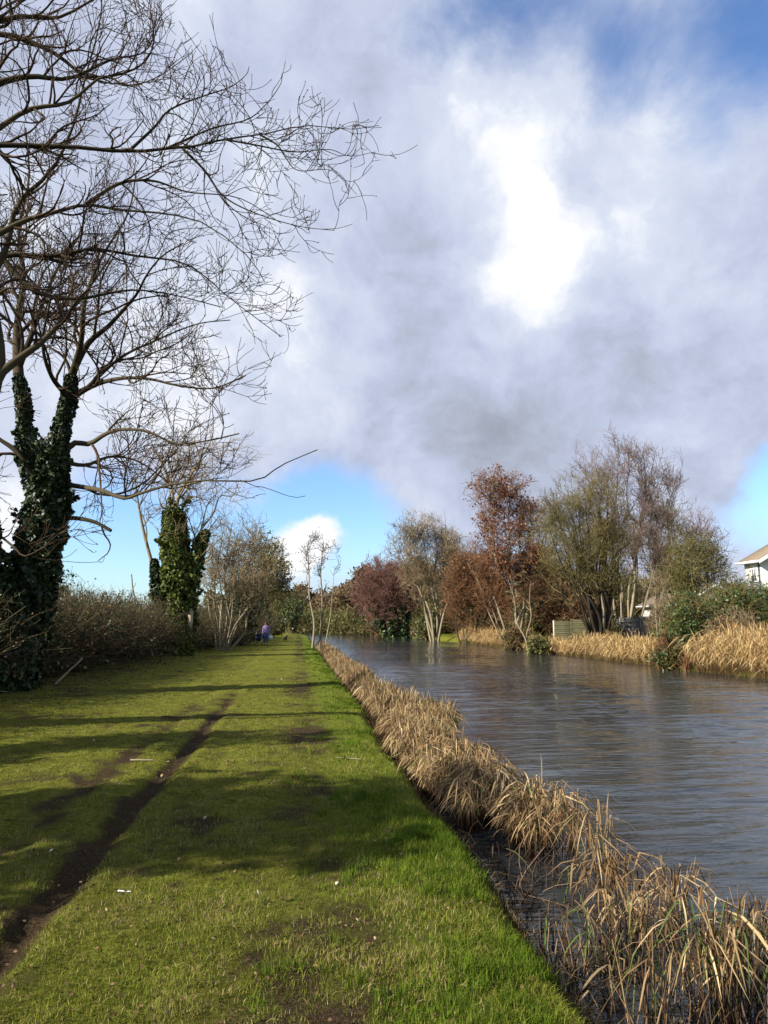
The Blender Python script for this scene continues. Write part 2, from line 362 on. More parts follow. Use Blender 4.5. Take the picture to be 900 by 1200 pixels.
# ------------------------------------------------------------------ reeds
def reeds(X, Y, hgt, wid, droop, z0=WZ, lean=.22, tone=None, vary=1.0, green=.03):
    """strap leaves that rise, fold over and hang; returns V,Q,tone,foot"""
    n = len(X); N = 8
    la = rng.random(n)*2*np.pi; ld = np.stack([np.cos(la), np.sin(la), 0*la], 1)
    a = np.abs(rng.normal(0, lean, n)); d = nrm(ld*np.sin(a)[:, None]+np.array([0, 0, 1])*np.cos(a)[:, None])
    p = np.stack([X, Y, np.zeros(n)+z0-.08], 1); pts = [p]
    kink = rng.integers(3, 6, n); dr = rng.random(n) < droop
    fall = rng.uniform(1.6, 3.0, n)
    la2 = la+rng.normal(0, .5, n); ld2 = np.stack([np.cos(la2), np.sin(la2), 0*la], 1)
    for i in range(N-1):
        bend = np.where(dr & (i >= kink), fall, np.where(i >= kink, .25, .03))[:, None]
        down = np.array([0, 0, -1.])*bend*np.where(dr, 1, .25)[:, None]
        d = nrm(d+ld2*bend*.40+down*.62+rng.normal(0, .05, (n, 3)))
        up_len = (hgt+.08)/kink; stp = np.where(i < kink, up_len, np.where(dr, .66, .25)*hgt/(N-1-kink))
        p = p+d*stp[:, None]; p[:, 2] = np.maximum(p[:, 2], z0-.02); pts.append(p)
    pts = np.stack(pts, 1)
    sd = la+np.pi/2+rng.normal(0, .7, n)
    side = np.stack([np.cos(sd), np.sin(sd), .3*rng.normal(size=n)], 1)
    wv = np.array([.3, .32, .36, .55, 1, 1.05, .8, .1])
    w = side[:, None]*(wid[:, None]*wv[None])[:, :, None]*.5
    V = np.stack([pts-w, pts+w], 2).reshape(-1, 3)
    ix = np.arange(n*N*2).reshape(n, N, 2)
    Qd = np.stack([ix[:, :-1, 0], ix[:, :-1, 1], ix[:, 1:, 1], ix[:, 1:, 0]], -1).reshape(-1, 4)
    tn = rng.random(n)*.88 if tone is None else tone
    tn = np.where(rng.random(n) < green, .96, tn)
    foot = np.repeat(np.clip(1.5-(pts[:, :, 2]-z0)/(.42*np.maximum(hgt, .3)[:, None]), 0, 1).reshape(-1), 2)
    return V, Qd, np.repeat(tn, N*2), foot
def reed_obj(name, X, Y, h, w, droop, mat, label, kind=None, z0=WZ, root=None, **kw):
    V, Qd, tn, ft = reeds(X, Y, h, w, droop, z0, **kw)
    o = mesh_obj(name, V, Qd, mat, None, {'tone': tn, 'foot': ft}, False)
    if root is not None: reparent(o, root); return o
    return tag(o, label, 'reeds', None, kind)
def outer(Y): return 1.0*(.55+.55*fbm(np.asarray(Y)*.30+12, 0*np.asarray(Y)+2.5, 2))+.75*np.exp(-((np.asarray(Y)-13.5)/1.8)**2)
# clustered placement
nc = 2600; cy = sampleY(nc, 4.4, 60, 1.3); u = rng.random(nc)**.8
kp = (rng.random(nc) < sst(5.9, 7.3, cy)*.84+.02) & (fbm(cy*2.1, u*3.0, 2) > .50-.5*sst(7, 15, cy)) & (u > .45*sst(9, 5, cy))
cy, u = cy[kp], u[kp]; nc = len(cy); cx = xedge(cy)+.44-.14*sst(5.5, 8, cy)+u*outer(cy)*.74
k = 22; X = np.repeat(cx, k)+rng.normal(0, .032, nc*k); Y = np.repeat(cy, k)+rng.normal(0, .04, nc*k)
hh = np.repeat(.26+.29*rng.random(nc)**.8, k)*(.72+.45*rng.random(nc*k)); tn = np.clip(np.repeat(rng.random(nc)*.5, k)+.42*rng.random(nc*k), 0, .9)
near = sst(8, 16, Y)
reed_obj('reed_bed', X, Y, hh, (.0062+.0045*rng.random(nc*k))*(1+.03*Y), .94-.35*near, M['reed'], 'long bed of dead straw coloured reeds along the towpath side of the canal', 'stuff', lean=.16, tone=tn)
# dark broken stems in the water at the foot of the near bank
tb = Tubes(); n = 650; Y = sampleY(n, 3.2, 16, 1.7); X = xedge(Y)+.30+rng.random(n)*1.0
d = np.stack([rng.normal(0, .3, n), rng.normal(0, .3, n), np.ones(n)], 1)
p_, r_ = growb(np.stack([X, Y, 0*X+WZ-.05], 1), d, .12+.32*rng.random(n), .003+.004*rng.random(n), 4, .22, -.05, .6)
tb.add(p_, r_, 4)
o = tb.build('reed_stems', toned('wet_stems', [(0, (.012, .008, .006)), (.7, (.05, .03, .02)), (.85, (.13, .08, .045)), (1, (.05, .08, .015))], .5), None)
tag(o, 'broken dark reed stems standing in the shallow water by the bank', 'reeds', None, 'stuff')
def reed_clump(px, py, rad, n, h, w, label, droop=.6, lean=.3, stems=12, green=.05):
    c = G(px, py, WZ); root = empty('reed_clump', c, label, 'reeds', 'separate reed clumps nearest the camera')
    a = rng.random(n)*6.283; r = rad*np.sqrt(rng.random(n))
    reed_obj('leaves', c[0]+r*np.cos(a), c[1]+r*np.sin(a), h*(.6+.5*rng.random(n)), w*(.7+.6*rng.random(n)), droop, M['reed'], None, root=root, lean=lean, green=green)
    tb = Tubes(); a = rng.random(stems)*6.283; r = rad*.8*np.sqrt(rng.random(stems))
    st = np.stack([c[0]+r*np.cos(a), c[1]+r*np.sin(a), np.full(stems, WZ-.05)], 1)
    d = np.stack([rng.normal(0, .13, stems), rng.normal(0, .13, stems), np.ones(stems)], 1)
    p_, r_ = growb(st, d, h*(.8+.5*rng.random(stems)), .004+.003*rng.random(stems), 5, .05, 0, .5); tb.add(p_, r_, 5)
    tb.build('stems', M['stem'], root)
M['stem'] = toned('reed_stems', [(0, (.02, .014, .009)), (.6, (.09, .05, .03)), (1, (.24, .17, .09))], .55)
reed_clump(845, 1195, .17, 190, .50, .0095, 'tall pale straw reed clump at the bottom right corner', .7, .22, 26, .1)
reed_clump(895, 1165, .14, 90, .45, .009, 'pale reed clump cut by the right edge of the photo', .7, .25, 14)
reed_clump(792, 1085, .07, 80, .38, .0085, 'small isolated tuft like a broom standing out in open water', .85, .3, 12, 0)
reed_clump(755, 1110, .10, 60, .34, .009, 'brown drooping reed clump just left of the isolated tuft', .85, .3, 10)
reed_clump(720, 1140, .20, 20, .38, .009, 'sparse reed clump with green blades near the muddy bank', .35, .2, 26, .5)
reed_clump(665, 1150, .2, 16, .32, .009, 'thin green and brown reed blades at the foot of the bank', .35, .2, 22, .5)
reed_clump(760, 1215, .18, 22, .38, .009, 'green bladed reed clump at the bottom edge beside the tall pale clump', .35, .25, 20, .4)
# ------------------------------------------------------------------ trees
def flatpts(levels): return np.concatenate([l[0].reshape(-1, 3) for l in levels])
def crown_levels(limbs, dens, lens, envs, wander=.13, up=.03, rmin=.004, ang=(28, 65), taper=.5, rr=.6, sides=(5, 4, 3, 3), view=None, t0=.2):
    """limbs: list of (pts,rad). returns the twig levels"""
    N = 12
    P0 = np.stack([catmull(p, r, N)[0] for p, r in limbs]); R0 = np.stack([catmull(p, r, N)[1] for p, r in limbs])
    out = []; cp, cr = P0, R0
    for li, (de, L) in enumerate(zip(dens, lens)):
        st, d, ln, r = spawn(cp, cr, de, L, tmin=t0 if li == 0 else .12, ang=ang, rr=rr, taper=taper)
        r = np.maximum(r, rmin*(1.15 if li < len(dens)-1 else 1))
        r = np.minimum(r, .020*L+rmin)
        nseg = [8, 6, 5, 4][min(li, 3)]
        p, q = growb(st, d, ln, r, nseg, wander*(1, .85, .7, .6)[min(li, 3)], up, .35)
        if envs is not None:
            m = inside(p[:, -1], envs, 1.0) | (rng.random(len(p)) < .03); p, q = p[m], q[m]
        q = np.maximum(q, rmin*.8)
        out.append((p, q, sides[min(li, 3)])); cp, cr = p, q
    return out
def ellip_targets(envs, n, lo=.55):
    out = []
    for i in range(n):
        c, r = envs[i % len(envs)]
        v = rng.normal(size=3); v[2] = abs(v[2])*1.0-.15; v /= np.linalg.norm(v)
        out.append(np.array(c)+np.array(r)*v*rng.uniform(lo, .93))
    return out
DM = 2.3
def make_tree(name, label, base, stems, envs, nl, dens, lens, trunk_mat, twig_mat, rmin=.008, group=None, leafs=None, ivy=None, cat='tree', wander=.13, up=.05, sides_tr=8, ang=(28, 65)):
    """stems: list of (points, radii); limbs reach for targets inside the crown ellipsoids"""
    base = np.array(base, float); root = empty(name, base, label, cat, group)
    tr = Tubes(); limbs = []
    sp = []
    for p, r in stems:
        q, rr_ = catmull(p, r, 16); tr.add(q, rr_, sides_tr); sp.append((q, rr_))
    for tg in ellip_targets(envs, nl):
        # nearest stem point below the target
        best = None
        for q, rr_ in sp:
            dd = np.linalg.norm(q-tg, axis=1)+1.5*np.maximum(q[:, 2]-tg[2]+.35*np.linalg.norm(q[:, :2]-tg[:2], axis=1), 0)
            dd[:4] += 100
            i = int(np.argmin(dd*(1+.25*rng.random(len(dd)))))
            if best is None or dd[i] < best[0]: best = (dd[i], q[i], rr_[i], nrm(q[min(i+1, 15)]-q[i-1]))
        _, s0, r0, tg0 = best; L = np.linalg.norm(tg-s0); d = (tg-s0)/L
        mid = s0+d*L*.45+np.array([0, 0, .10*L])*rng.uniform(-.4, 1.2)+tg0*L*.1+rng.normal(0, .05*L, 3)
        r1 = min(r0*.62, .020*L+.008)
        limbs.append(([s0, s0+(mid-s0)*.5+rng.normal(0, .03*L, 3), mid, mid+(tg-mid)*.5+rng.normal(0, .05*L, 3), tg], [r1, r1*.85, r1*.65, r1*.45, max(r1*.2, rmin)]))
    for p, r in limbs: q, rr_ = catmull(p, r, 12); tr.add(q, rr_, 6)
    tr.build('trunk', trunk_mat, root)
    ext = [(q[3:], r[3:]) for q, r in sp]
    lv = crown_levels(limbs+ext, [d*DM for d in dens], lens, envs, rmin=rmin, wander=wander, up=up, ang=ang)
    tw = Tubes()
    for p, r, s_ in lv: tw.add(p, r, s_)
    tw.build('crown', twig_mat, root)
    if leafs:
        cnt, size, lm, lo = leafs
        e = lv[-1][0][:, -1] if lo is None else lv[-1][0][lv[-1][0][:, -1, 2] > lo][:, -1]
        e2 = e[rng.integers(0, len(e), cnt)]
        leaf_obj('leaves', e2+rng.normal(0, .12, e2.shape), rng.normal(size=e2.shape), size, lm, root, 1.0)
    if ivy: ivy_on(sp, root, *ivy)
    return root
def ivy_on(sp, root, cnt, size, mat, thick, frac=1.0, tmax=1.0):
    pos = []; nor = []
    w = np.array([len(q) for q, r in sp], float)
    for q, r in sp:
        n = int(cnt/len(sp)); t = rng.random(n)**frac*tmax*(len(q)-1.001); i = t.astype(int); f = (t-i)[:, None]
        c = q[i]*(1-f)+q[i+1]*f; rad = r[i]*(1-f[:, 0])+r[i+1]*f[:, 0]
        tg = nrm(q[i+1]-q[i]); v = nrm(np.cross(tg, rng.normal(size=(n, 3))))
        lump = fbm(c[:, 2]*1.7+v[:, 0]*1.3+3, v[:, 1]*1.6+c[:, 2]*.6+8, 3)
        fade = (1-.5*(t/len(q)))*np.sqrt(np.clip(1-(t/(len(q)-1.)/tmax)**5, 0, 1)); lump = .5+(lump-.5)*1.7
        pos.append(c+v*(rad+thick*fade*(-.1+1.6*lump)*(.5+.6*rng.random(n)))[:, None]+np.array([0, 0, -.05])*rng.random((n, 1))); nor.append(v+np.array([0, 0, .35]))
    leaf_obj('ivy', np.concatenate(pos), np.concatenate(nor), size, mat, root, .85)
def guided(pl, Y0, r0, r1, n=None):
    """pl: list of (px,py[,Y]) following a limb seen in the photo"""
    pts = [P(a[0], a[1], a[2] if len(a) > 2 else Y0) for a in pl]
    u = np.linspace(0, 1, len(pts)); return (pts, list(r1*.8+(r0*.88-r1*.8)*(1-u)**1.7))
# --- tree A : big ivy clad tree by the near end of the hedge
YA = 18.0
def big_tree(name, label, baseP, trunks, limbs, envs, dens, lens, ivy_parts, rmin, twm, up=.04):
    root = empty(name, baseP, label, 'tree'); tr = Tubes(); sp = []
    for p, r in trunks: q, rr_ = catmull(p, r, 22); tr.add(q, rr_, 12); sp.append((q, rr_))
    for p, r in limbs: q, rr_ = catmull(p, r, 22); tr.add(q, rr_, 7)
    tr.build('trunk', M['bark'], root)
    lv = crown_levels(limbs, dens, lens, envs, rmin=rmin, up=up+.03, wander=.17, ang=(26, 58), t0=.12)
    tw = Tubes()
    for p, r, s_ in lv: tw.add(p, r, s_)
    tw.build('crown', twm, root)
    e = np.concatenate([lv[-1][0][:, -1], lv[-2][0][:, -1], lv[-1][0][:, 2]]); leaf_obj('buds', e, rng.normal(size=e.shape), .011*rmin/.0042, M['bud'], root, 1., .6)
    if ivy_parts:
        for (ids, cnt, size, mat, thick) in ivy_parts: ivy_on([sp[i] for i in ids], root, cnt, size, mat, thick)
    return root, lv
bA = G(12, 806)
bA = P(12, 806, YA); bA[2] = 0
tA = [guided([(12, 812), (22, 740), (38, 680), (50, 620), (60, 570), (66, 525)], YA, .44, .30),
      guided([(62, 570), (66, 540), (72, 500), (80, 466), (84, 440)], YA, .26, .13),
      guided([(50, 600), (40, 560), (30, 520), (28, 480), (22, 440)], YA+.3, .24, .15),
      guided([(-8, 812), (-12, 760), (-8, 700), (-18, 640), (-30, 560)], YA-.5, .40, .22)]
LA = [guided([(22, 440), (20, 400, 18.5), (22, 365, 18.5), (28, 320, 19), (22, 270, 19), (34, 210, 19.5), (30, 150, 19.5)], YA+.3, .15, .03),
      guided([(22, 430), (36, 395), (52, 350, 19), (70, 310, 19), (95, 270, 20), (105, 220, 20)], YA+.3, .10, .02),
      guided([(84, 440), (90, 425), (105, 400), (125, 384), (140, 368), (160, 345, 17.4), (172, 322, 17), (190, 300, 16.8), (215, 285, 16.5)], YA, .12, .02),
      guided([(82, 468), (100, 456), (120, 448), (145, 443, 17), (175, 444, 16.5), (210, 452, 16), (250, 455, 16), (288, 440, 15.5)], YA, .10, .018),
      guided([(84, 440), (76, 420), (60, 408), (45, 400, 18.5), (70, 385, 18.5), (110, 380, 19)], YA, .05, .02),
      guided([(66, 545), (85, 520), (105, 520), (125, 508, 17), (145, 503, 16.5), (175, 506, 16), (205, 520, 15.5), (245, 516, 15.3), (280, 508, 15)], YA, .10, .018),
      guided([(62, 565), (92, 570), (120, 575, 17), (145, 584, 16.5), (165, 578, 16), (200, 568, 15.5), (240, 563, 15), (300, 563, 14.6), (330, 545, 14.5), (372, 527, 14.3)], YA, .08, .012),
      guided([(70, 540), (100, 545, 18.5), (130, 535, 19), (160, 540, 19), (190, 560, 19), (220, 590, 19)], YA, .07, .015),
      guided([(60, 608), (85, 607), (105, 610, 17.6), (118, 615, 17.4), (130, 622, 17.3)], YA, .07, .05),
      guided([(40, 560), (20, 530), (0, 515), (-20, 500)], YA, .10, .05),
      guided([(0, 640), (-5, 625), (15, 640, 17), (28, 652, 17)], YA, .04, .03),
      guided([(84, 440), (95, 400, 17.5), (100, 350, 17), (120, 300, 17), (150, 250, 17), (160, 200, 17)], YA, .10, .02),
      guided([(80, 466), (60, 440, 17), (50, 400, 16.5), (60, 340, 16), (50, 280, 16)], YA, .08, .02),
      guided([(100, 456), (140, 420, 18), (180, 400, 18), (230, 380, 18), (270, 375, 18)], YA, .06, .015),
      ]
eA = [(P(130, 420, 17.5), (4.6, 4, 3.6)), (P(60, 240, 18), (3.6, 4, 4.6)), (P(230, 520, 16), (3.1, 2.5, 1.25)), (P(200, 440, 17), (2.7, 3, 1.9)), (P(80, 600, 17.5), (2.2, 2, 1.0)), (P(40, 60, 18.5), (3, 4, 3)), (P(335, 535, 14.6), (1.7, 1.5, 1.1)), (P(285, 440, 15.5), (1.3, 1.3, 1.0)), (P(250, 510, 15.3), (1.2, 1.2, .8))]
big_tree('ivy_clad_tree', 'large leaning tree with dark ivy trunk at the near end of the hedge', bA, tA, LA, eA,
         (2.4, 3.6, 4.0, 2.0), (2.2, 1.3, .78, .42),
         [((0,), 15000, .062, M['ivy'], .36), ((3,), 9000, .062, M['ivy'], .34), ((1,), 2600, .055, M['ivy'], .12), ((2,), 2400, .055, M['ivy'], .10)], .0072, M['twig_dark'])
rA = [o for o in C.objects if o.get('label', '').startswith('large leaning')][0]
qA = catmull(*tA[0], 22)[0]; SPRAY = (qA, rA)
# --- tree B : its trunk stands just outside the left edge, its boughs reach over the path
YB = 11.5
bB = P(-330, 860, YB); bB[2] = .05
tB = [guided([(-330, 870), (-325, 740), (-300, 640), (-260, 540)], YB, .42, .34)]
LB = [guided([(-260, 540), (-190, 520), (-110, 500), (-40, 480), (-8, 455), (0, 438), (25, 418), (50, 400), (75, 372), (98, 345), (118, 318), (135, 290), (140, 265)], YB, .19, .012),
      guided([(-8, 460), (0, 420), (-4, 380), (-10, 330), (8, 290), (20, 240), (60, 200), (85, 150), (100, 90), (118, 20), (120, -60)], YB, .11, .012),
      guided([(-260, 540), (-220, 420), (-150, 280), (-80, 190), (-30, 172), (0, 170), (50, 171), (100, 173), (150, 178), (195, 174), (230, 171), (262, 163), (305, 158), (340, 150), (372, 147), (405, 152), (444, 147)], 11, .085, .006),
      guided([(195, 174), (215, 165), (250, 150), (290, 140), (312, 122), (328, 100), (331, 88)], 11, .025, .006),
      guided([(150, 178), (180, 150), (200, 128), (240, 112), (270, 102), (288, 88), (292, 78)], 11, .03, .006),
      guided([(305, 158), (325, 170), (335, 185), (350, 200), (390, 200), (418, 228)], 11, .02, .005),
      guided([(262, 163), (300, 170), (345, 178), (385, 175), (410, 183), (440, 178)], 11, .02, .005),
      guided([(215, 175), (240, 200), (262, 230), (300, 250), (350, 265), (392, 270)], 11, .028, .006),
      guided([(-150, 280), (-60, 290), (-15, 280), (0, 273), (30, 258), (60, 250), (100, 240), (140, 246), (190, 250), (240, 262), (290, 300), (310, 330)], 11, .085, .008),
      guided([(-200, 400), (-80, 330), (0, 300), (60, 300), (110, 292), (160, 300), (220, 310), (270, 350), (330, 395)], 12.5, .09, .008),
      guided([(100, 240), (140, 215), (180, 212), (220, 225), (280, 232), (330, 262)], 11, .04, .007),
      guided([(-220, 420), (-190, 200), (-120, 60), (-60, -60), (0, -150), (60, -260)], 12, .16, .03),
      guided([(-150, 280), (-90, 120), (-30, 40), (20, 20), (70, 20), (130, -10), (200, -20)], 11.5, .12, .012),
      guided([(-80, 190), (-20, 110), (30, 90), (80, 92), (130, 70), (170, 60), (190, 20)], 11.5, .09, .010),
      guided([(-190, 200), (-60, 60), (0, 40), (60, 60), (105, 90), (160, 80), (180, 50), (175, 0)], 12, .09, .01),
      guided([(-30, 172), (30, 130), (80, 120), (120, 90), (150, 100), (185, 90), (225, 62)], 10.5, .05, .007),
      guided([(0, 300), (40, 340, 12), (90, 350, 12), (150, 340, 12), (200, 345, 12), (260, 360, 12)], 12, .06, .01),
      ]
eB = [(P(50, 150, 11.5), (2.9, 3.5, 3.3)), (P(200, 260, 11.5), (2.3, 2.0, 1.7)), (P(335, 165, 11), (1.75, 1.3, 1.1)), (P(290, 330, 12), (1.3, 1.2, 1.1)), (P(350, 270, 11.2), (.9, .9, .6)), (P(250, 150, 11), (1.3, 1.2, .95)), (P(-250, 100, 11), (4.0, 4, 4.5)), (P(120, 20, 11.5), (1.15, 2, 1.8))]
big_tree('bare_tree', 'bare tree outside the left edge whose long dark boughs reach over the path', bB, tB, LB, eB,
         (3.5, 4.0, 3.8, 1.5), (1.3, .85, .50, .28), [((0,), 8000, .05, M['ivy'], .25)], .0052, M['twig_dark'], up=.06)
def stem_line(base, top, r0, r1, bend=.028, n=5):
    b_ = np.array(base, float); t_ = np.array(top, float); L = np.linalg.norm(t_-b_)
    pts = [b_+(t_-b_)*k/(n-1)+(rng.normal(0, bend*L, 3)*np.array([1, 1, .1]) if 0 < k < n-1 else 0) for k in range(n)]
    return (pts, list(np.linspace(r0, r1, n)))
def fan(px, x0, x1, ytop, ymid, n, r0=.09, r1=.02, spread=10):
    out = []
    for i in range(n):
        u = (i+.5)/n*2-1+rng.uniform(-.5, .5)/n; k = math.sqrt(max(0, 1-u*u))
        y = ymid+(ytop-ymid)*(k*rng.uniform(.75, 1.02)); x = (x0+x1)/2+u*(x1-x0)/2*.95
        out.append((px+u*spread+rng.uniform(-2, 2), x, y, r0*rng.uniform(.6, 1.2), r1))
    return out
def base_at(px, Y, dz=0.):
    p = P(px, 700, Y); return np.array([p[0], Y, float(gz(p[0], Y))+dz])
def env_px(x0, x1, y0, y1, Y, dep=.8):
    a = P((x0+x1)/2, (y0+y1)/2, Y); w = abs(P(x1, y0, Y)[0]-P(x0, y0, Y)[0])/2; h = abs(P(x0, y0, Y)[2]-P(x0, y1, Y)[2])/2
    return (a, (w*1.12, w*dep, h*1.12))
def simple_tree(name, label, px, Y, envs, stems, nl, dens, lens, bark, twig, **kw):
    b_ = base_at(px, Y, -.05)
    st = []
    for st_ in stems:
        if isinstance(st_, list): st.append((([base_at(st_[0][0], Y, -.05)]+[P(a_, b_, Y) for a_, b_ in st_[1:]]), list(np.linspace(.13, .04, len(st_))))); continue
        bx, tx, ty, r0, r1 = st_
        r0, r1 = (r0*.72, r1*.72) if 'willow' not in name else (r0*.8, r1*.8)
        b0 = base_at(bx, Y, -.05); st.append(stem_line(b0, P(tx, ty, Y), r0, r1))
    return make_tree(name, label, b_, st, envs, nl, dens, lens, bark, twig, **kw)
# trees beyond the left edge of the frame, which shade the near grass
make_tree('ivy_clad_tree', 'ivy smothered tree beyond the left edge which shades the near grass', (-9.6, 3.9, 0),
          [stem_line((-9.6, 3.9, -.05), (-9.2, 3.9, 6), .3, .1, .01)], [(np.array([-9.2, 4.0, 4.6]), (2.1, 1.9, 2.3))], 14, (1.6, 2, 2), (1.6, 1, .6), M['bark'], M['twig_dark'], rmin=.008,
          leafs=(5500, .10, M['ivy'], None), ivy=(4000, .10, M['ivy'], .6))
make_tree('holly_tree', 'slender evergreen holly beyond the left edge which shades a band of the path', (-10.2, 7.7, 0),
          [stem_line((-10.2, 7.7, -.05), (-10.1, 7.8, 6), .14, .04, .01)], [(np.array([-10.1, 7.8, 4.8]), (1.6, .95, 2.0))], 14, (1.6, 2, 2), (1.0, .7, .4), M['bark'], M['twig_dark'], rmin=.006,
          leafs=(3800, .07, M['evergreen'], None))
# C : ivy tree beside the hedge
simple_tree('ivy_clad_tree', 'upright tree smothered in sunlit yellow green ivy at the far end of the hedge', 212, 38,
            [env_px(150, 330, 490, 640, 38), env_px(165, 260, 560, 690, 38, .5)],
            [(214, 203, 600, .30, .15), (212, 236, 620, .22, .1), [(193, 750), (188, 710), (180, 668), (170, 630), (163, 596), (158, 560)], [(203, 750), (203, 600), (196, 560), (178, 520)], [(205, 750), (206, 600), (222, 560), (246, 520)]], 14,
            (.7, 1.0, 1.1, .8), (2.6, 1.7, 1.1, .7), M['bark_pale'], M['twig_tan'], rmin=.009)
rc = C.objects[-1]
rootC = [o for o in C.objects if o.get('label', '').startswith('upright tree smothered')][0]
sC = [catmull(*stem_line(base_at(214, 38), P(202, 598, 38), .5, .42, .01), 16), catmull(*stem_line(P(215, 690, 38), P(243, 622, 38), .25, .1, .01), 16)]
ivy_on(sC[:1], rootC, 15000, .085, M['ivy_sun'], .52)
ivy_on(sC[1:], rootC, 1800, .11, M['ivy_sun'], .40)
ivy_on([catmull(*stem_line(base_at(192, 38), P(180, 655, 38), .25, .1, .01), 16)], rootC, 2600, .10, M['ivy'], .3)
# dead snag
simple_tree('dead_snag', 'pale broken leaning stem between the hedge top and the ivy tree', 180, 36, [env_px(150, 182, 668, 720, 36, .5)],
            [(182, 154, 673, .09, .04), (182, 172, 700, .06, .02)], 3, (1.5, 1.5), (.5, .3), M['bark_pale'], M['twig_tan'], rmin=.01)
# D : pale multi-stem tree
simple_tree('bare_tree', 'pale tan twiggy multi stemmed tree just beyond the ivy tree', 262, 46, [env_px(228, 334, 594, 735, 46), env_px(225, 300, 640, 748, 46)],
            fan(263, 236, 325, 606, 700, 13, .10, .02, 7), 14,
            (1.0, 1.4, 1.5, 1.0), (2.0, 1.5, 1.0, .6), M['bark_pale'], M['twig_tan'], rmin=.010, up=.07)
simple_tree('bare_tree', 'dense tan crowned tree arching over dark undergrowth near the walkers', 292, 62, [env_px(262, 338, 618, 718, 62), env_px(296, 345, 650, 716, 60)],
            [(285, 290, 670, .2, .07), (292, 312, 675, .22, .06), (280, 275, 680, .15, .05)], 24,
            (1.2, 1.6, 1.6, 1.1), (2.5, 1.7, 1.1, .7), M['bark'], M['twig_olive'], rmin=.014, leafs=(3000, .09, M['olive_leaf'], None))
def ivy_sprays(q, root, ns, L, cnt, size, mat, thick, zlo=.25):
    sp = []
    for i in range(ns):
        k = int(rng.uniform(zlo, .97)*(len(q)-1)); a = rng.random()*6.283
        d = np.array([math.cos(a), math.sin(a), rng.uniform(.3, 1.3)]); l = L*rng.uniform(.5, 1.1)
        e = q[k]+nrm(d)*l; pts = np.linspace(q[k], e, 8)+rng.normal(0, .03, (8, 3)); sp.append((pts, np.linspace(.05, .01, 8)))
    ivy_on(sp, root, cnt, size, mat, thick)
ivy_sprays(SPRAY[0], SPRAY[1], 34, 1.0, 4200, .055, M['ivy'], .16, .08)
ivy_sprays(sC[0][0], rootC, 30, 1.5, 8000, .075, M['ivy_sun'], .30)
# ------------------------------------------------------------------ shrubs
def shrub(name, label, c, r, nst, ntw, nleaf, lsize, twig, leaf, rt_=.010, cat='bush', group=None, leaf_lo=0., inner=.55, core=None):
    """c: centre on the ground, r: (rx,ry,h)"""
    c = np.array(c, float); r = np.array(r, float); root = empty(name, c, label, cat, group)
    tb = Tubes()
    v = rng.normal(size=(nst, 3)); v[:, 2] = np.abs(v[:, 2])+.25; v = nrm(v)
    st = c+np.stack([rng.normal(0, .28, nst)*r[0], rng.normal(0, .28, nst)*r[1], np.zeros(nst)-.05], 1)
    tg = c+v*r*rng.uniform(.6, 1.05, (nst, 1)); L = np.linalg.norm(tg-st, axis=1)
    p, q = growb(st, (tg-st)*np.array([.8, .8, 1.1]), L*1.05, np.full(nst, rt_*2.2)*(.6+.8*rng.random(nst)), 7, .07, .0, .3)
    tb.add(p, q, 4)
    s2, d2, l2, r2 = spawn(p, q, ntw/(L.sum()), .42*r[2], tmin=.2, ang=(20, 75), rr=.6, taper=.3)
    l2 = np.minimum(l2, .5*r.max()); p2, q2 = growb(s2, d2, l2, np.full(len(s2), rt_), 4, .16, .04, .45)
    m = inside(p2[:, -1], [(c, r*np.array([1.08, 1.08, 1.1]))]); p2, q2 = p2[m], q2[m]; tb.add(p2, q2, 3)
    tb.build('stems', twig, root)
    if nleaf:
        e = p2[:, 2:].reshape(-1, 3); e = e[rng.integers(0, len(e), nleaf)]
        lump = fbm(e[:, 0]*1.1/ max(r[2]*.3, .3), e[:, 2]*1.1/max(r[2]*.3, .3)+e[:, 1]*.5, 3)
        e = e[lump > leaf_lo]
        leaf_obj('leaves', e+rng.normal(0, .035*r[2], e.shape), (e-c)/r+np.array([0, 0, .3]), lsize, leaf, root, .8)
    return root
def gnd(px, Y): p = P(px, 700, Y); return np.array([p[0], Y, float(gz(p[0], Y))])
def shrub_px(name, label, x0, x1, ytop, Y, *a, dep=.8, **k):
    c = gnd((x0+x1)/2, Y); w = abs(P(x1, 700, Y)[0]-P(x0, 700, Y)[0])/2; h = P((x0+x1)/2, ytop, Y)[2]-c[2]
    return shrub(name, label, c, (w, w*dep, h), *a, **k)
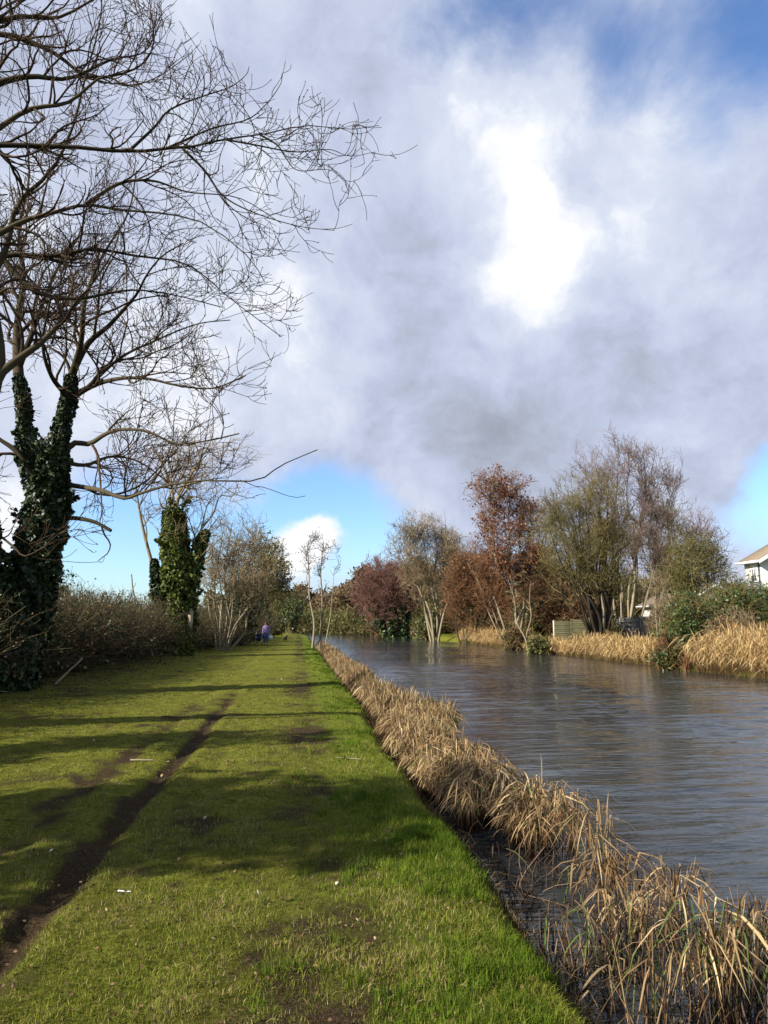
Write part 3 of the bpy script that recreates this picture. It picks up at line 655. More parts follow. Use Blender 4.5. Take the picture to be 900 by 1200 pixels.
# --- the hedge on the left
def hedge(label, x0, y0, x1, y1, h, w, ntw, nleaf, twig, leaf, name='hedge', gleaf=0, sc=1.0, tl=.55):
    root = empty(name, ((x0+x1)/2, (y0+y1)/2, 0), label, 'hedge'); L = math.hypot(x1-x0, y1-y0); tb = Tubes()
    def hh(u): return h*(.82+.36*fbm(np.asarray(u)*L*.35+x0, 0*np.asarray(u)+y0*.1, 3))
    def place(n, bottom=0):
        u = rng.random(n); s_ = rng.uniform(-1, 1, n); s_ = np.sign(s_)*np.abs(s_)**.6
        return u, s_
    ns = int(ntw*.16); u, s_ = place(ns); H = hh(u); s_ = s_*(.55+.9*fbm(u*L*.6+5, 0*u+3.3, 3))
    st = np.stack([x0+(x1-x0)*u+s_*w*.35, y0+(y1-y0)*u, np.zeros(ns)], 1); st[:, 2] = gz(st[:, 0], st[:, 1])-.03
    p, q = growb(st, np.stack([s_*.3+rng.normal(0, .3, ns), rng.normal(0, .4, ns), np.ones(ns)], 1), H*(.7+.45*rng.random(ns)), .010+.014*rng.random(ns), 7, .15, .02, .3)
    tb.add(p, q, 4)
    s2, d2, l2, r2 = spawn(p, q, ntw/(H.sum()), tl, tmin=.12, ang=(25, 80), rr=.5, taper=.3)
    p2, q2 = growb(s2, d2, l2, np.full(len(s2), .0065*sc), 4, .2, .02, .5); tb.add(p2, q2, 3)
    tb.build('stems', twig, root)
    e = p2[:, 1:].reshape(-1, 3); k = rng.integers(0, len(e), nleaf+gleaf); e = e[k]
    g = np.arange(len(e)) < gleaf
    a = e[~g]; leaf_obj('leaves', a+rng.normal(0, .05, a.shape), rng.normal(size=a.shape), .035*sc, leaf, root, 1.)
    if gleaf:
        a = e[g]; m = fbm(a[:, 1]*.5+3, a[:, 2]*1.2, 3) > .52; a = a[m]
        leaf_obj('leaves', a+rng.normal(0, .08, a.shape), rng.normal(size=a.shape)+np.array([1, 0, .5]), .045*sc, M['evergreen'], root, .8)
M['hedge_twig'] = toned('hedge_twigs', [(0, (.028, .022, .011)), (1, (.095, .074, .034))], .85)
hedge('long brown twiggy hedge running from the leaning ivy tree to the upright one', -7.6, 15.5, -7.4, 37, 2.5, 1.2, 30000, 26000, M['hedge_twig'], M['brown_leaf'], gleaf=26000)
hedge('short brown hedge beyond the upright ivy tree', -7.0, 38.5, -5.0, 60, 2.7, 1.4, 14000, 11000, M['hedge_twig'], M['brown_leaf'], gleaf=16000)
hedge('dark hedge under the trees beside the walkers', -5.6, 60, -5.2, 96, 3.4, 2.2, 15000, 9000, M['hedge_twig'], M['ivy'], gleaf=15000)
hedge('twiggy hedge left of the leaning ivy tree', -7.9, 1.0, -7.6, 15.2, 2.2, 1.2, 9000, 7000, M['hedge_twig'], M['brown_leaf'], gleaf=3000)
shrub_px('evergreen_bush', 'rounded bright green bush peeping over the hedge beside the leaning tree', 50, 92, 682, 27, 60, 1800, 6000, .06, M['hedge_twig'], M['evergreen'])
hedge('overgrown brown hedge standing behind the trees of the far bank', 23, 60, 21, 112, 5.6, 2.2, 16000, 20000, M['twig_russet'], M['brown_leaf'], gleaf=12000, sc=3.2, tl=1.3)
hedge('distant hedge closing the far bend of the canal', 24, 112, -28, 215, 5.0, 3, 14000, 16000, M['twig_olive'], M['olive_leaf'], gleaf=12000, sc=6, tl=2.0)
hedge('distant hedge across the field beyond the path end', -75, 200, -28, 214, 5.0, 3, 8000, 8000, M['twig_olive'], M['olive_leaf'], gleaf=6000, sc=6, tl=2.0)
# ivy covered undergrowth near the walkers
for (x0, x1, yt, Y, lab) in [(262, 296, 680, 56, 'dark ivy thicket under the arching tree'), (282, 306, 684, 69, 'dark evergreen thicket right behind the walkers'), (300, 318, 700, 84, 'small dark thicket at the far end of the path verge')]:
    shrub_px('ivy_thicket', lab, x0, x1, yt, Y, 80, 1600, 7000, .10, M['hedge_twig'], M['ivy'], rt_=.02)
for (x0, x1, yt, Y, lf, lab) in [(306, 334, 718, 105, 'olive_leaf', 'rounded olive bush behind the walkers'), (330, 352, 698, 128, 'evergreen', 'dark green bush at the end of the path'), (316, 340, 690, 150, 'olive_leaf', 'tall olive bush at the far bend')]:
    shrub_px('round_bush', lab, x0, x1, yt, Y, 80, 2200, 5000, .14, M['twig_olive'], M[lf], rt_=.03)
# --- slim twin trunked tree on the bank edge
simple_tree('slim_twin_tree', 'slim bare tree with twin trunks on the bank edge beside the water', 371, 51,
            [env_px(347, 406, 626, 690, 51), env_px(353, 390, 624, 660, 51)],
            [(367, 360, 640, .12, .03), (375, 379, 638, .13, .03), (380, 392, 668, .06, .02)], 16, (1.5, 2.0, 1.8), (1.1, .7, .45), M['bark_pale'], M['twig_dark'], rmin=.010,
            leafs=(260, .05, M['bark_dark'], None), up=.12)
# ------------------------------------------------------------------ far end trees
far = [(348, 364, 708, 160, 'twig_olive'), (358, 400, 694, 185, 'twig_tan'), (388, 432, 682, 150, 'twig_tan'), (322, 360, 690, 200, 'twig_olive'), (410, 446, 662, 132, 'twig_mauve'), (300, 335, 692, 190, 'twig_olive')]
flab = ['low olive tree straight behind the path end', 'wide tan tree left of the twin trunks over the bend', 'golden tan tree just right of the twin trunks', 'hazy olive tree farthest beyond the walkers', 'mauve twiggy tree behind the golden one', 'olive tree showing past the arching tree']
for (x0, x1, yt, Y, tw), lb in zip(far, flab):
    xm = (x0+x1)/2
    simple_tree('bare_tree', lb, xm, Y, [env_px(x0, x1, yt, 735, Y), env_px(x0+4, x1-4, yt+8, 738, Y)],
                [(xm, xm-3, (yt+735)/2, .25, .1), (xm+2, xm+5, (yt+735)/2, .25, .1)], 20, (1.0, 1.3, 1.2), (3.2, 2.2, 1.5), M['bark'], M[tw], rmin=.045,
                leafs=(2500, .22, M['olive_leaf'] if tw == 'twig_olive' else M['brown_leaf'], None), group='bare trees round the far bend')
wood = [(-40, 10, 694, 150), (240, 290, 690, 170), (285, 320, 686, 230), (312, 345, 684, 260), (340, 378, 686, 235), (372, 410, 684, 245), (400, 440, 676, 215), (436, 478, 668, 200), (470, 520, 664, 190), (512, 560, 668, 180), (555, 605, 672, 170), (600, 660, 670, 150), (655, 715, 672, 145), (710, 770, 676, 140), (765, 830, 672, 135), (825, 890, 680, 140)]
wl = ['before the left edge of the far field', 'above the low hedge left of the walkers', 'behind the walkers, farthest in the wood', 'straight over the end of the path', 'behind the twin trunks at the far end', 'between the twin trunks and the golden tree', 'behind the golden tan tree', 'behind the red tipped tree', 'behind the tall pale tree', 'behind the russet tree', 'behind the red leaved tree', 'behind the forked sapling and willow', 'behind the pollard willow', 'behind the tallest bare tree', 'behind the rounded olive tree', 'behind the white house side']
for i, ((x0, x1, yt, Y), lb) in enumerate(zip(wood, wl)):
    xm = (x0+x1)/2
    simple_tree('distant_tree', 'distant woodland tree '+lb, xm, Y, [env_px(x0-8, x1+8, yt, 738, Y), env_px(x0-4, x1+4, yt+14, 742, Y)],
                [(xm-4, xm-6, (yt+735)/2, .25, .1), (xm+4, xm+7, (yt+735)/2, .25, .1)], 16, (.7, .9, .8), (3.6, 2.6, 1.8), M['bark'], M[('twig_olive', 'twig_tan', 'twig_mauve')[i % 3]], rmin=.06,
                leafs=(3200, .32, M['olive_leaf'] if i % 2 else M['brown_leaf'], None), group='distant trees beyond the canal bend')
# ------------------------------------------------------------------ right bank trees
simple_tree('red_tipped_tree', 'red tipped twiggy tree with many leaning trunks left of the tall pale tree', 462, 98, [env_px(412, 492, 650, 735, 98), env_px(430, 505, 665, 742, 98)],
            fan(468, 415, 490, 652, 725, 8, .15, .04, 12), 16, (1.0, 1.5, 1.3), (3.0, 2.0, 1.2), M['bark'], M['twig_red'], rmin=.022,
            ivy=(2500, .16, M['evergreen'], .45, 1.0, .6))
simple_tree('tall_pale_tree', 'tall pale bare tree with a rounded crown between red and russet trees', 508, 84, [env_px(446, 547, 597, 690, 84), env_px(465, 545, 620, 742, 84)],
            fan(510, 462, 540, 606, 665, 6, .20, .04, 6), 16, (.9, 1.4, 1.4, .8), (3.2, 2.0, 1.3, .8), M['bark_pale'], M['twig_tan'], rmin=.015, up=.09)
simple_tree('russet_tree', 'bushy russet brown twiggy tree under the red leaved tree', 548, 74, [env_px(512, 602, 636, 742, 74), env_px(520, 585, 655, 745, 74)],
            fan(550, 518, 592, 645, 710, 9, .10, .03, 14), 18, (1.5, 2.0, 1.8), (2.2, 1.5, 1.0), M['bark'], M['twig_russet'], rmin=.016,
            leafs=(2600, .09, M['brown_leaf'], None))
simple_tree('red_leaved_tree', 'tree still holding reddish brown dead leaves with pale forked stems', 598, 60, [env_px(548, 628, 548, 600, 60), env_px(537, 650, 575, 640, 60), env_px(550, 655, 620, 735, 60)],
            [(601, 578, 572, .22, .05), (598, 556, 640, .16, .05), (606, 612, 600, .14, .04), (600, 640, 630, .12, .04), (596, 570, 690, .1, .04), (610, 625, 670, .1, .04), (594, 548, 660, .1, .03), (601, 600, 555, .14, .04)], 26, (1.2, 1.7, 1.8, 1.0), (2.4, 1.6, 1.0, .6), M['bark_pale'], M['twig_russet'], rmin=.012,
            leafs=(4800, .095, M['red_leaf'], 5.4))
simple_tree('forked_sapling', 'pale forked small tree at the water edge beneath the red leaved tree', 612, 52, [env_px(590, 628, 660, 720, 52)],
            [(617, 600, 690, .09, .03), (618, 622, 680, .09, .03)], 6, (1.5, 2), (.9, .5), M['bark_pale'], M['twig_tan'], rmin=.012)
simple_tree('pollard_willow', 'olive twigged willow on a fat dark trunk crowded with shoots', 690, 45, [env_px(618, 742, 556, 700, 45), env_px(632, 738, 580, 738, 45)],
            [(700, 672, 620, .34, .07), (706, 712, 600, .34, .07)]+fan(700, 630, 735, 568, 680, 16, .12, .02, 10), 18,
            (.9, 1.4, 1.5, 1.0), (2.0, 1.5, 1.0, .6), M['bark_dark'], M['twig_olive'], rmin=.0095, up=.09, leafs=(900, .045, M['olive_leaf'], None))
simple_tree('tall_bare_tree', 'tallest bare multi stemmed tree rising behind the grey fence panels', 735, 52, [env_px(660, 806, 510, 650, 52), env_px(680, 800, 560, 728, 52)],
            fan(728, 672, 795, 516, 610, 11, .15, .025, 16), 14,
            (.9, 1.5, 1.6, 1.1), (2.2, 1.5, 1.0, .6), M['bark_pale'], M['twig_mauve'], rmin=.010, up=.14)
simple_tree('bare_sapling', 'small bare upright sapling in front of the grey fence', 768, 37,
            [env_px(745, 795, 650, 728, 37)], [(768, 762, 660, .05, .015), (769, 780, 690, .04, .015)], 12, (2.2, 2.5, 2), (.9, .6, .35), M['bark_pale'], M['twig_tan'], rmin=.008, up=.1)
simple_tree('pink_haze_tree', 'pinkish bare tree behind the rounded olive bush', 810, 66, [env_px(772, 860, 594, 690, 66)],
            fan(812, 780, 850, 602, 660, 6, .12, .03, 8), 12, (1.0, 1.6, 1.6), (2.2, 1.6, 1.0), M['bark'], M['twig_mauve'], rmin=.014, up=.1)
simple_tree('olive_bush_tree', 'wide olive brown tree beside the house roof', 805, 44, [env_px(764, 866, 624, 720, 44), env_px(775, 868, 645, 735, 44)],
            fan(806, 775, 858, 632, 700, 10, .09, .02, 12), 18, (1.2, 1.7, 1.6, 1.0), (1.7, 1.2, .8, .5), M['bark'], M['twig_olive'], rmin=.010, leafs=(4200, .05, M['olive_leaf'], None))
for (x0, x1, yt, Y, tw, bk, lb) in [(516, 588, 626, 90, 'twig_russet', 'bark', 'russet bare tree filling the gap left of the red leaved tree'), (590, 672, 598, 72, 'twig_olive', 'bark', 'olive bare tree between the red leaved tree and the willow'),
        (742, 815, 578, 64, 'twig_olive', 'bark_pale', 'thin olive bare tree right of the tallest tree'), (418, 478, 652, 120, 'twig_red', 'bark', 'small reddish tree far behind the leaning trunks'), (452, 530, 640, 104, 'twig_tan', 'bark', 'tan twiggy tree behind the tall pale one')]:
    xm = (x0+x1)/2
    simple_tree('bare_tree', lb, xm, Y, [env_px(x0, x1, yt, 735, Y), env_px(x0+6, x1-6, yt+20, 742, Y)], fan(xm, x0, x1, yt+6, yt+70, 7, .0022*Y, .0005*Y, 8), 12,
                (.9, 1.4, 1.4, .9), (2.4, 1.7, 1.1, .7), M[bk], M[tw], rmin=.0002*Y, up=.08)
# undergrowth behind the bank, each bush its own thing
for (x0, x1, yt, Y, ns_, lf, tw, ls, lab) in [
    (800, 905, 672, 37, 9000, 'evergreen', 'twig_olive', .065, 'large dark evergreen bush below the house'),
    (770, 838, 690, 35, 8000, 'evergreen', 'twig_olive', .06, 'dark green bush right of the bare sapling'),
    (820, 900, 712, 32, 5000, 'brown_leaf', 'twig_tan', .05, 'brown bramble bush behind the big reed bed'),
    (756, 800, 738, 31, 3800, 'evergreen', 'twig_russet', .05, 'low bramble mound hanging over the water beside the cattail'),
    (640, 700, 690, 60, 4000, 'brown_leaf', 'twig_russet', .09, 'brown thicket behind the olive fence panel'),
    (595, 660, 680, 66, 6000, 'ivy', 'twig_olive', .10, 'dark ivy thicket behind the forked sapling'),
    (545, 600, 690, 82, 5000, 'ivy', 'twig_russet', .12, 'dark thicket behind the russet tree'),
    (480, 530, 700, 96, 5000, 'evergreen', 'twig_olive', .13, 'dark green thicket below the tall pale tree'),
    (425, 480, 702, 112, 5000, 'ivy', 'twig_russet', .15, 'dark thicket behind the leaning trunks'),
    (700, 730, 715, 47, 2200, 'evergreen', 'twig_olive', .06, 'small green shrub in front of the grey fence'),
    (858, 935, 680, 43, 9000, 'evergreen', 'twig_olive', .08, 'evergreen shrub under the white wall'),
    (700, 775, 660, 75, 5000, 'olive_leaf', 'twig_tan', .10, 'tan thicket far behind the grey fence'),
    (625, 720, 640, 85, 6000, 'brown_leaf', 'twig_tan', .12, 'tall tan thicket behind the pollard willow'),
    (755, 800, 700, 43, 3000, 'brown_leaf', 'twig_tan', .06, 'brown shrub right behind the sapling'),
    (585, 618, 730, 56, 3000, 'brown_leaf', 'twig_olive', .07, 'mound of bramble at the water edge by the red leaved tree')]:
    shrub_px('bush', lab, x0, x1, yt, Y, 90, int(ns_*.45), ns_, ls, M[tw], M[lf], rt_=.012*max(1, Y/45), leaf_lo=.40)
shrub_px('nettle_patch', 'bright green low leafy patch on the far bank beneath the pale post', 614, 646, 742, 47.5, 60, 900, 2600, .06, M['twig_olive'], M['olive_leaf'], rt_=.01)
shrub_px('nettle_patch', 'yellow green low leafy patch at the foot of the bare sapling', 757, 786, 733, 38, 60, 700, 1800, .05, M['twig_olive'], M['olive_leaf'], rt_=.01)
# far bank reeds
def far_reeds(px0, px1, w, n, h, label, Yc=None):
    def yb(px):                         # distance at which the far waterline is seen at px
        for y in np.arange(15, 160, .25):
            d = np.array([float(farx(y)+shift(y)), y, WZ])-CAM
            q = 450+F*(d@rt)/(d@fw)
            if q < px: return y
        return 160
    ya, yb_ = yb(px1), yb(px0)
    nc_ = max(n//45, 10); cY = rng.uniform(ya, yb_, nc_); cX = rng.random(nc_)*w*(.4+.8*fbm(cY*.6, 0*cY+4.5, 3)); cl = np.clip(rng.normal(.5, .24, nc_), .05, 1.05)
    i_ = rng.integers(0, nc_, n); Y = cY[i_]+rng.normal(0, .16, n); lump = cl[i_]
    X = farx(Y)-.25+np.maximum(cX[i_]+rng.normal(0, .14, n), 0)
    z = np.maximum(gz(X, Y), WZ)
    V, Qd, tn, ft = reeds(X, Y, h*(.55+.5*rng.random(n))*(.6+.8*lump), .018+.010*rng.random(n)*(Y/40), .6, 0., .42)
    V[:, 2] += np.repeat(z, 16)
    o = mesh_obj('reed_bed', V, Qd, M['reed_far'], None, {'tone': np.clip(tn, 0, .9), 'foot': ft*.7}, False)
    tag(o, label, 'reeds', None, 'stuff')
far_reeds(822, 985, 3.4, 15000, 1.12, 'tall golden dead reeds at the right edge of the far bank')
far_reeds(668, 765, 1.6, 9000, .8, 'golden brown dead reeds below the pollard willow')
far_reeds(612, 668, 1.3, 3600, .6, 'low straw reeds under the bright green patch')
far_reeds(538, 600, 1.8, 6500, .95, 'pale dead reeds below the russet tree')
far_reeds(470, 505, 1.6, 3000, .9, 'small straw reed patch under the tall pale tree')
far_reeds(388, 470, 2.2, 5000, .8, 'distant straw reeds along the far bend')
# cattail plant
c = gnd(800, 30); c[0] = P(800, 700, 30)[0]; c[2] = float(gz(c[0], 30))
root = empty('cattail', c, 'dark brown dead stalk with pale fluffy head at the water edge', 'plant')
tb = Tubes(); p, q = catmull([c, c+[.02, 0, .5], c+[.05, 0, .95], c+[.02, 0, 1.15]], [.04, .09, .10, .07], 10); tb.add(p, q, 8, .2)
n = 24; st = np.repeat(c[None], n, 0); pp, qq = growb(st, np.stack([rng.normal(0, .25, n), rng.normal(0, .25, n), np.ones(n)], 1), .6+.5*rng.random(n), np.full(n, .018), 5, .08, -.02, .4); tb.add(pp, qq, 4)
tb.build('stalk', M['twig_russet'], root)
a = rng.normal(size=(300, 3)); leaf_obj('seed_head', c+[.02, 0, 1.2]+nrm(a)*np.array([.14, .14, .16])*rng.random((300, 1))**.4, a, .035, M['reed_far'], root)
# ------------------------------------------------------------------ box based building helpers
def boxes(name, lst, mat, root, bevel=0.0):
    V = []; Qs = []
    for (cx, cy, cz, sx, sy, sz, rz) in lst:
        k = len(V); ca, sa = math.cos(rz), math.sin(rz)
        for dz in (-1, 1):
            for dx, dy in ((-1, -1), (1, -1), (1, 1), (-1, 1)):
                x, y = dx*sx/2, dy*sy/2; V.append((cx+x*ca-y*sa, cy+x*sa+y*ca, cz+dz*sz/2))
        Qs += [[k+i for i in f] for f in ((3, 2, 1, 0), (4, 5, 6, 7), (0, 1, 5, 4), (1, 2, 6, 5), (2, 3, 7, 6), (3, 0, 4, 7))]
    o = mesh_obj(name, V, Qs, mat, None, None, False)
    if root is not None: reparent(o, root)
    if bevel: md = o.modifiers.new('bevel', 'BEVEL'); md.width = bevel; md.segments = 2
    return o
M['fence_grey'] = simple('weathered_grey_fence', (.24, .22, .20), (.13, .12, .115), .85, 3, .004, stretch=(1, 1, 8))
M['fence_olive'] = simple('algae_green_fence', (.075, .07, .03), (.045, .042, .02), .9, 3, .004, stretch=(1, 1, 8))
M['post'] = simple('pale_timber', (.42, .38, .28), (.28, .25, .18), .8, 6)
def fence(label, A, B, h, npan, mat, postmat):
    A = np.array(A); B = np.array(B); root = empty('panel_fence', (A+B)/2, label, 'fence')
    d = (B-A)/npan; L = np.linalg.norm(d[:2]); rz = math.atan2(d[1], d[0]); nv = np.array([-math.sin(rz), math.cos(rz), 0])
    for i in range(npan):
        c_ = A+d*(i+.5); nb = 12; l = []
        for k in range(nb):
            l.append((c_[0]+nv[0]*.012*(k % 2), c_[1]+nv[1]*.012*(k % 2), c_[2]+.06+(k+.5)*(h-.08)/nb, L-.10, .014, (h-.08)/nb+.012*((k+1) % 2)-.002, rz))
        l.append((c_[0], c_[1], c_[2]+h+.012, L-.10, .05, .03, rz))
        boxes('panel', l, mat, root)
    for i in range(npan+1):
        c_ = A+d*i; boxes('post', [(c_[0], c_[1], c_[2]+h/2+.03, .095, .095, h+.14, rz)], postmat if i == 0 else mat, root)
a = gnd(648, 50); b_ = gnd(690, 47.5); fence('olive green algae stained fence panels with a pale post by the willow', a, b_, 1.75, 2, M['fence_olive'], M['post'])
a = gnd(702, 48.5); b_ = gnd(800, 45); fence('weathered grey horizontal board fence behind the sapling', a, b_, 1.7, 4, M['fence_grey'], M['fence_grey'])
# ------------------------------------------------------------------ house
M['render'] = simple('white_render', (.80, .79, .75), (.70, .69, .65), .8, 2, .003)
M['white'] = simple('white_paint', (.8, .8, .78), (.7, .7, .68), .5, 4)
M['brick'] = simple('brown_brick', (.22, .13, .09), (.15, .09, .065), .85, 20, .003)
M['glass'] = simple('window_glass', (.05, .06, .07), (.03, .035, .04), .08, 2, spec=.8)
mr, t, b = newmat('brown_roof_tiles')
tc = t.node('ShaderNodeTexCoord').outputs['Object']
br = t.node('ShaderNodeTexBrick'); t.l.new(tc, br.inputs[0]); br.inputs['Scale'].default_value = 3.2
for i, c_ in enumerate([(.20, .145, .10, 1), (.14, .10, .07, 1), (.07, .05, .035, 1)]): br.inputs[1+i].default_value = c_
t.l.new(t.mix(t.maprange(t.noise(tc, .8).outputs[0], .4, .65), br.outputs[0], (.17, .14, .09)), b.inputs['Base Color']); b.inputs['Roughness'].default_value = .85
def house(label, x0, x1, y0, y1, ze, zr, zb, axis='y', wins=()):
    """gabled house, ridge along y"""
    root = empty('house', (x0, y0, zb), label, 'house'); xm = (x0+x1)/2
    # walls: prism with gables
    V = [(x0, y0, zb), (x1, y0, zb), (x1, y1, zb), (x0, y1, zb), (x0, y0, ze), (x1, y0, ze), (x1, y1, ze), (x0, y1, ze), (xm, y0, zr-.12), (xm, y1, zr-.12)]
    o = mesh_obj('wall', V, [(3, 0, 4, 7), (0, 1, 5, 4), (1, 2, 6, 5), (2, 3, 7, 6)], M['render'], None, None, False, tris=[(4, 5, 8), (6, 7, 9)]); reparent(o, root)
    ov = .35; s_ = (zr-ze)/(xm-x0)
    V = []; Qs = []
    for sx in (-1, 1):
        k = len(V); xe = xm+sx*((xm-x0)+ov); zo = ze-ov*s_
        for dz in (0, .10):
            V += [(xm, y0-ov, zr+dz), (xe, y0-ov, zo+dz), (xe, y1+ov, zo+dz), (xm, y1+ov, zr+dz)]
        Qs += [[k+i for i in f] for f in ((0, 1, 2, 3), (7, 6, 5, 4), (0, 4, 5, 1), (1, 5, 6, 2), (2, 6, 7, 3))]
    rf = mesh_obj('roof', V, Qs, mr, None, None, False); reparent(rf, root)
    zo = ze-ov*s_
    boxes('gutter', [(x0-ov-.05, (y0+y1)/2, zo+.02, .10, y1-y0+2*ov, .14, 0)], M['white'], root)
    boxes('soffit', [(x0-ov/2, (y0+y1)/2, zo-.01, ov, y1-y0+.5, .03, 0)], M['white'], root)
    # barge boards on the near gable
    for sx in (-1, 1):
        xe = xm+sx*((xm-x0)+ov); V = []
        for y in (y0-ov-.04, y0-ov-.01): V += [(xm, y, zr+.08), (xe, y, zo+.08), (xe, y, zo-.14), (xm, y, zr-.14)]
        o = mesh_obj('barge_board', V, [(0, 1, 2, 3), (7, 6, 5, 4), (0, 4, 5, 1), (3, 2, 6, 7), (1, 5, 6, 2)], M['white'], None, None, False); reparent(o, root)
    boxes('drainpipe', [(x0-.06, y0+.15, (zb+ze)/2, .08, .08, ze-zb-.1, 0)], M['glass'], root)
    for (yc, zc, w, h_) in wins:
        fr = boxes('window', [(x0-.02, yc-w/2, zc, .06, .07, h_, 0), (x0-.02, yc+w/2, zc, .06, .07, h_, 0), (x0-.02, yc, zc, .05, .05, h_-.08, 0), (x0-.02, yc, zc+h_/2, .06, w+.07, .07, 0), (x0-.03, yc, zc-h_/2-.02, .12, w+.2, .06, 0)], M['white'], root)
        pn_ = boxes('pane', [(x0-.008, yc, zc, .01, w-.05, h_-.06, 0)], M['glass'], None); pn_.parent = fr; pn_.matrix_parent_inverse = fr.matrix_world.inverted()
        pn_.matrix_parent_inverse = (Matrix.Translation(root.location)@Matrix.Translation(root.location).inverted()).inverted()
    return root
hy0 = 44.5; hc = P(891, 655, hy0); he = hc[2]
hy1 = hc[0]/P(868, 655, 1.0)[0]-.35
house('white rendered house with a brown tiled roof at the right edge', hc[0], hc[0]+8, hy0, hy1, he, he+2.2, .6, wins=[(hy0+.75, he-1.0, .5, .8)])
hs = P(800, 700, 62)
house('small pale house glimpsed between the olive tree and the fence', hs[0], hs[0]+6, 62, 70, 3.4, 5.0, .6, wins=[(65, 2.3, 1.2, 1.0)])
# ------------------------------------------------------------------ people
def skinfig(name, pts, edges, rad, mat, root, sub=2):
    me = bpy.data.meshes.new(name); me.from_pydata([tuple(p) for p in pts], edges, []); me.update()
    o = bpy.data.objects.new(name, me); C.objects.link(o); me.materials.append(mat)
    o.modifiers.new('skin', 'SKIN').use_smooth_shade = True
    for i, v in enumerate(me.skin_vertices[0].data): v.radius = rad[i] if isinstance(rad[i], tuple) else (rad[i], rad[i]); v.use_root = (i == 0)
    sd = o.modifiers.new('sub', 'SUBSURF'); sd.levels = sub; sd.render_levels = sub
    if root is not None: o.parent = root
    return o
def blob(name, c, r, mat, root, seg=20):
    u = np.linspace(0, np.pi, 13)[:, None]; v = np.linspace(0, 2*np.pi, seg, endpoint=False)[None]
    X = np.stack([np.sin(u)*np.cos(v)*r[0]+c[0], np.sin(u)*np.sin(v)*r[1]+c[1], np.cos(u)*r[2]+c[2]+0*v], -1)
    n_, m_ = 13, seg; ix = np.arange(n_*m_).reshape(n_, m_); j = np.roll(np.arange(m_), -1)
    Qd = np.stack([ix[:-1], ix[1:], ix[1:][:, j], ix[:-1][:, j]], -1)
    o = mesh_obj(name, X.reshape(-1, 3), Qd, mat); o.parent = root; return o
M['skin'] = simple('skin', (.50, .30, .22), (.45, .27, .2), .6, 10)
M['hair'] = simple('auburn_hair', (.12, .04, .02), (.07, .025, .012), .6, 30)
M['purple'] = simple('lilac_knit', (.32, .24, .46), (.26, .19, .40), .85, 30)
M['denim'] = simple('blue_denim', (.06, .11, .25), (.045, .08, .19), .85, 30)
M['shoe'] = simple('dark_shoe', (.03, .025, .02), None, .6)
M['bagw'] = simple('white_bag', (.7, .7, .68), None, .6)
M['navy'] = simple('navy_fabric', (.02, .025, .07), (.012, .015, .045), .85)
M['frame_pale'] = simple('pale_metal', (.5, .45, .45), None, .4)
M['black_fur'] = simple('black_fur', (.012, .011, .01), (.02, .018, .015), .7, 40, .004)
M['rubber'] = simple('black_rubber', (.015, .015, .015), None, .7)
pw = G(311.5, 756); pw[2] = float(gz(pw[0], pw[1]))
person = empty('person', pw, 'person with auburn hair in a lilac top and blue jeans walking on the towpath', 'person'); person.rotation_euler.z = R(8)
# faces the camera (-Y); x right of image
L_, R_ = 1, -1
body = [(0, 0, .93), (0, 0, 1.10), (0, .01, 1.28), (0, .01, 1.40), (0, 0, 1.47), (0, -.01, 1.54), (0, -.02, 1.62)]
bed = [(i, i+1) for i in range(6)]; brd = [(.15, .11), (.125, .09), (.15, .10), (.13, .085), (.05, .05), (.07, .08), (.075, .085)]
def add(pts, rads, frm):
    k = frm
    for p, r in zip(pts, rads): body.append(p); brd.append(r); bed.append((k, len(body)-1)); k = len(body)-1
    return k
for s_ in (1, -1):
    sw = .10*s_
    add([(s_*.09, 0, .86), (s_*.10, -.04-sw*.6, .50), (s_*.10, .02-sw, .11), (s_*.10, -.12-sw, .04)], [.085, .06, .04, .03], 0)
    hk = add([(s_*.18, .01, 1.39), (s_*.23, .02+sw*.5, 1.12), (s_*.25, -.08+sw, .90)], [.05, .042, .03], 3)
    hb = add([(s_*.255, -.11+sw, .83)], [.026], hk)
    for f in range(4): add([(s_*.255+(f-1.5)*.012, -.13+sw-.008*f, .79), (s_*.25+(f-1.5)*.012, -.125+sw, .755-.005*(f % 2))], [.009, .008], hb)
    add([(s_*.235, -.15+sw, .82), (s_*.23, -.165+sw, .79)], [.010, .009], hk)
skinfig('body', body, bed, brd, M['skin'], person)
skinfig('jumper', [(0, 0, .90), (0, 0, 1.10), (0, .01, 1.28), (0, .01, 1.41), (.19, .01, 1.38), (.235, .07, 1.12), (.25, .0, .93), (-.19, .01, 1.38), (-.235, -.03, 1.12), (-.25, -.16, .93)],
        [(0, 1), (1, 2), (2, 3), (3, 4), (4, 5), (5, 6), (3, 7), (7, 8), (8, 9)], [(.19, .14), (.16, .12), (.18, .13), (.13, .09), .07, .06, .048, .07, .06, .048], M['purple'], person)
skinfig('jeans', [(0, 0, .93), (.09, 0, .86), (.10, -.10, .50), (.10, -.08, .12), (-.09, 0, .86), (-.10, .02, .50), (-.10, .12, .12)],
        [(0, 1), (1, 2), (2, 3), (0, 4), (4, 5), (5, 6)], [(.155, .12), .105, .078, .06, .105, .078, .06], M['denim'], person)
blob('hair', (0, .03, 1.63), (.13, .12, .14), M['hair'], person)
blob('hair', (.07, .04, 1.50), (.08, .09, .15), M['hair'], person); blob('hair', (-.07, .04, 1.50), (.08, .09, .15), M['hair'], person)
blob('nose', (0, -.125, 1.57), (.013, .02, .022), M['skin'], person)
for s_ in (1, -1): blob('eye', (s_*.032, -.095, 1.60), (.012, .01, .008), M['rubber'], person)
blob('mouth', (0, -.105, 1.525), (.025, .01, .007), M['hair'], person)
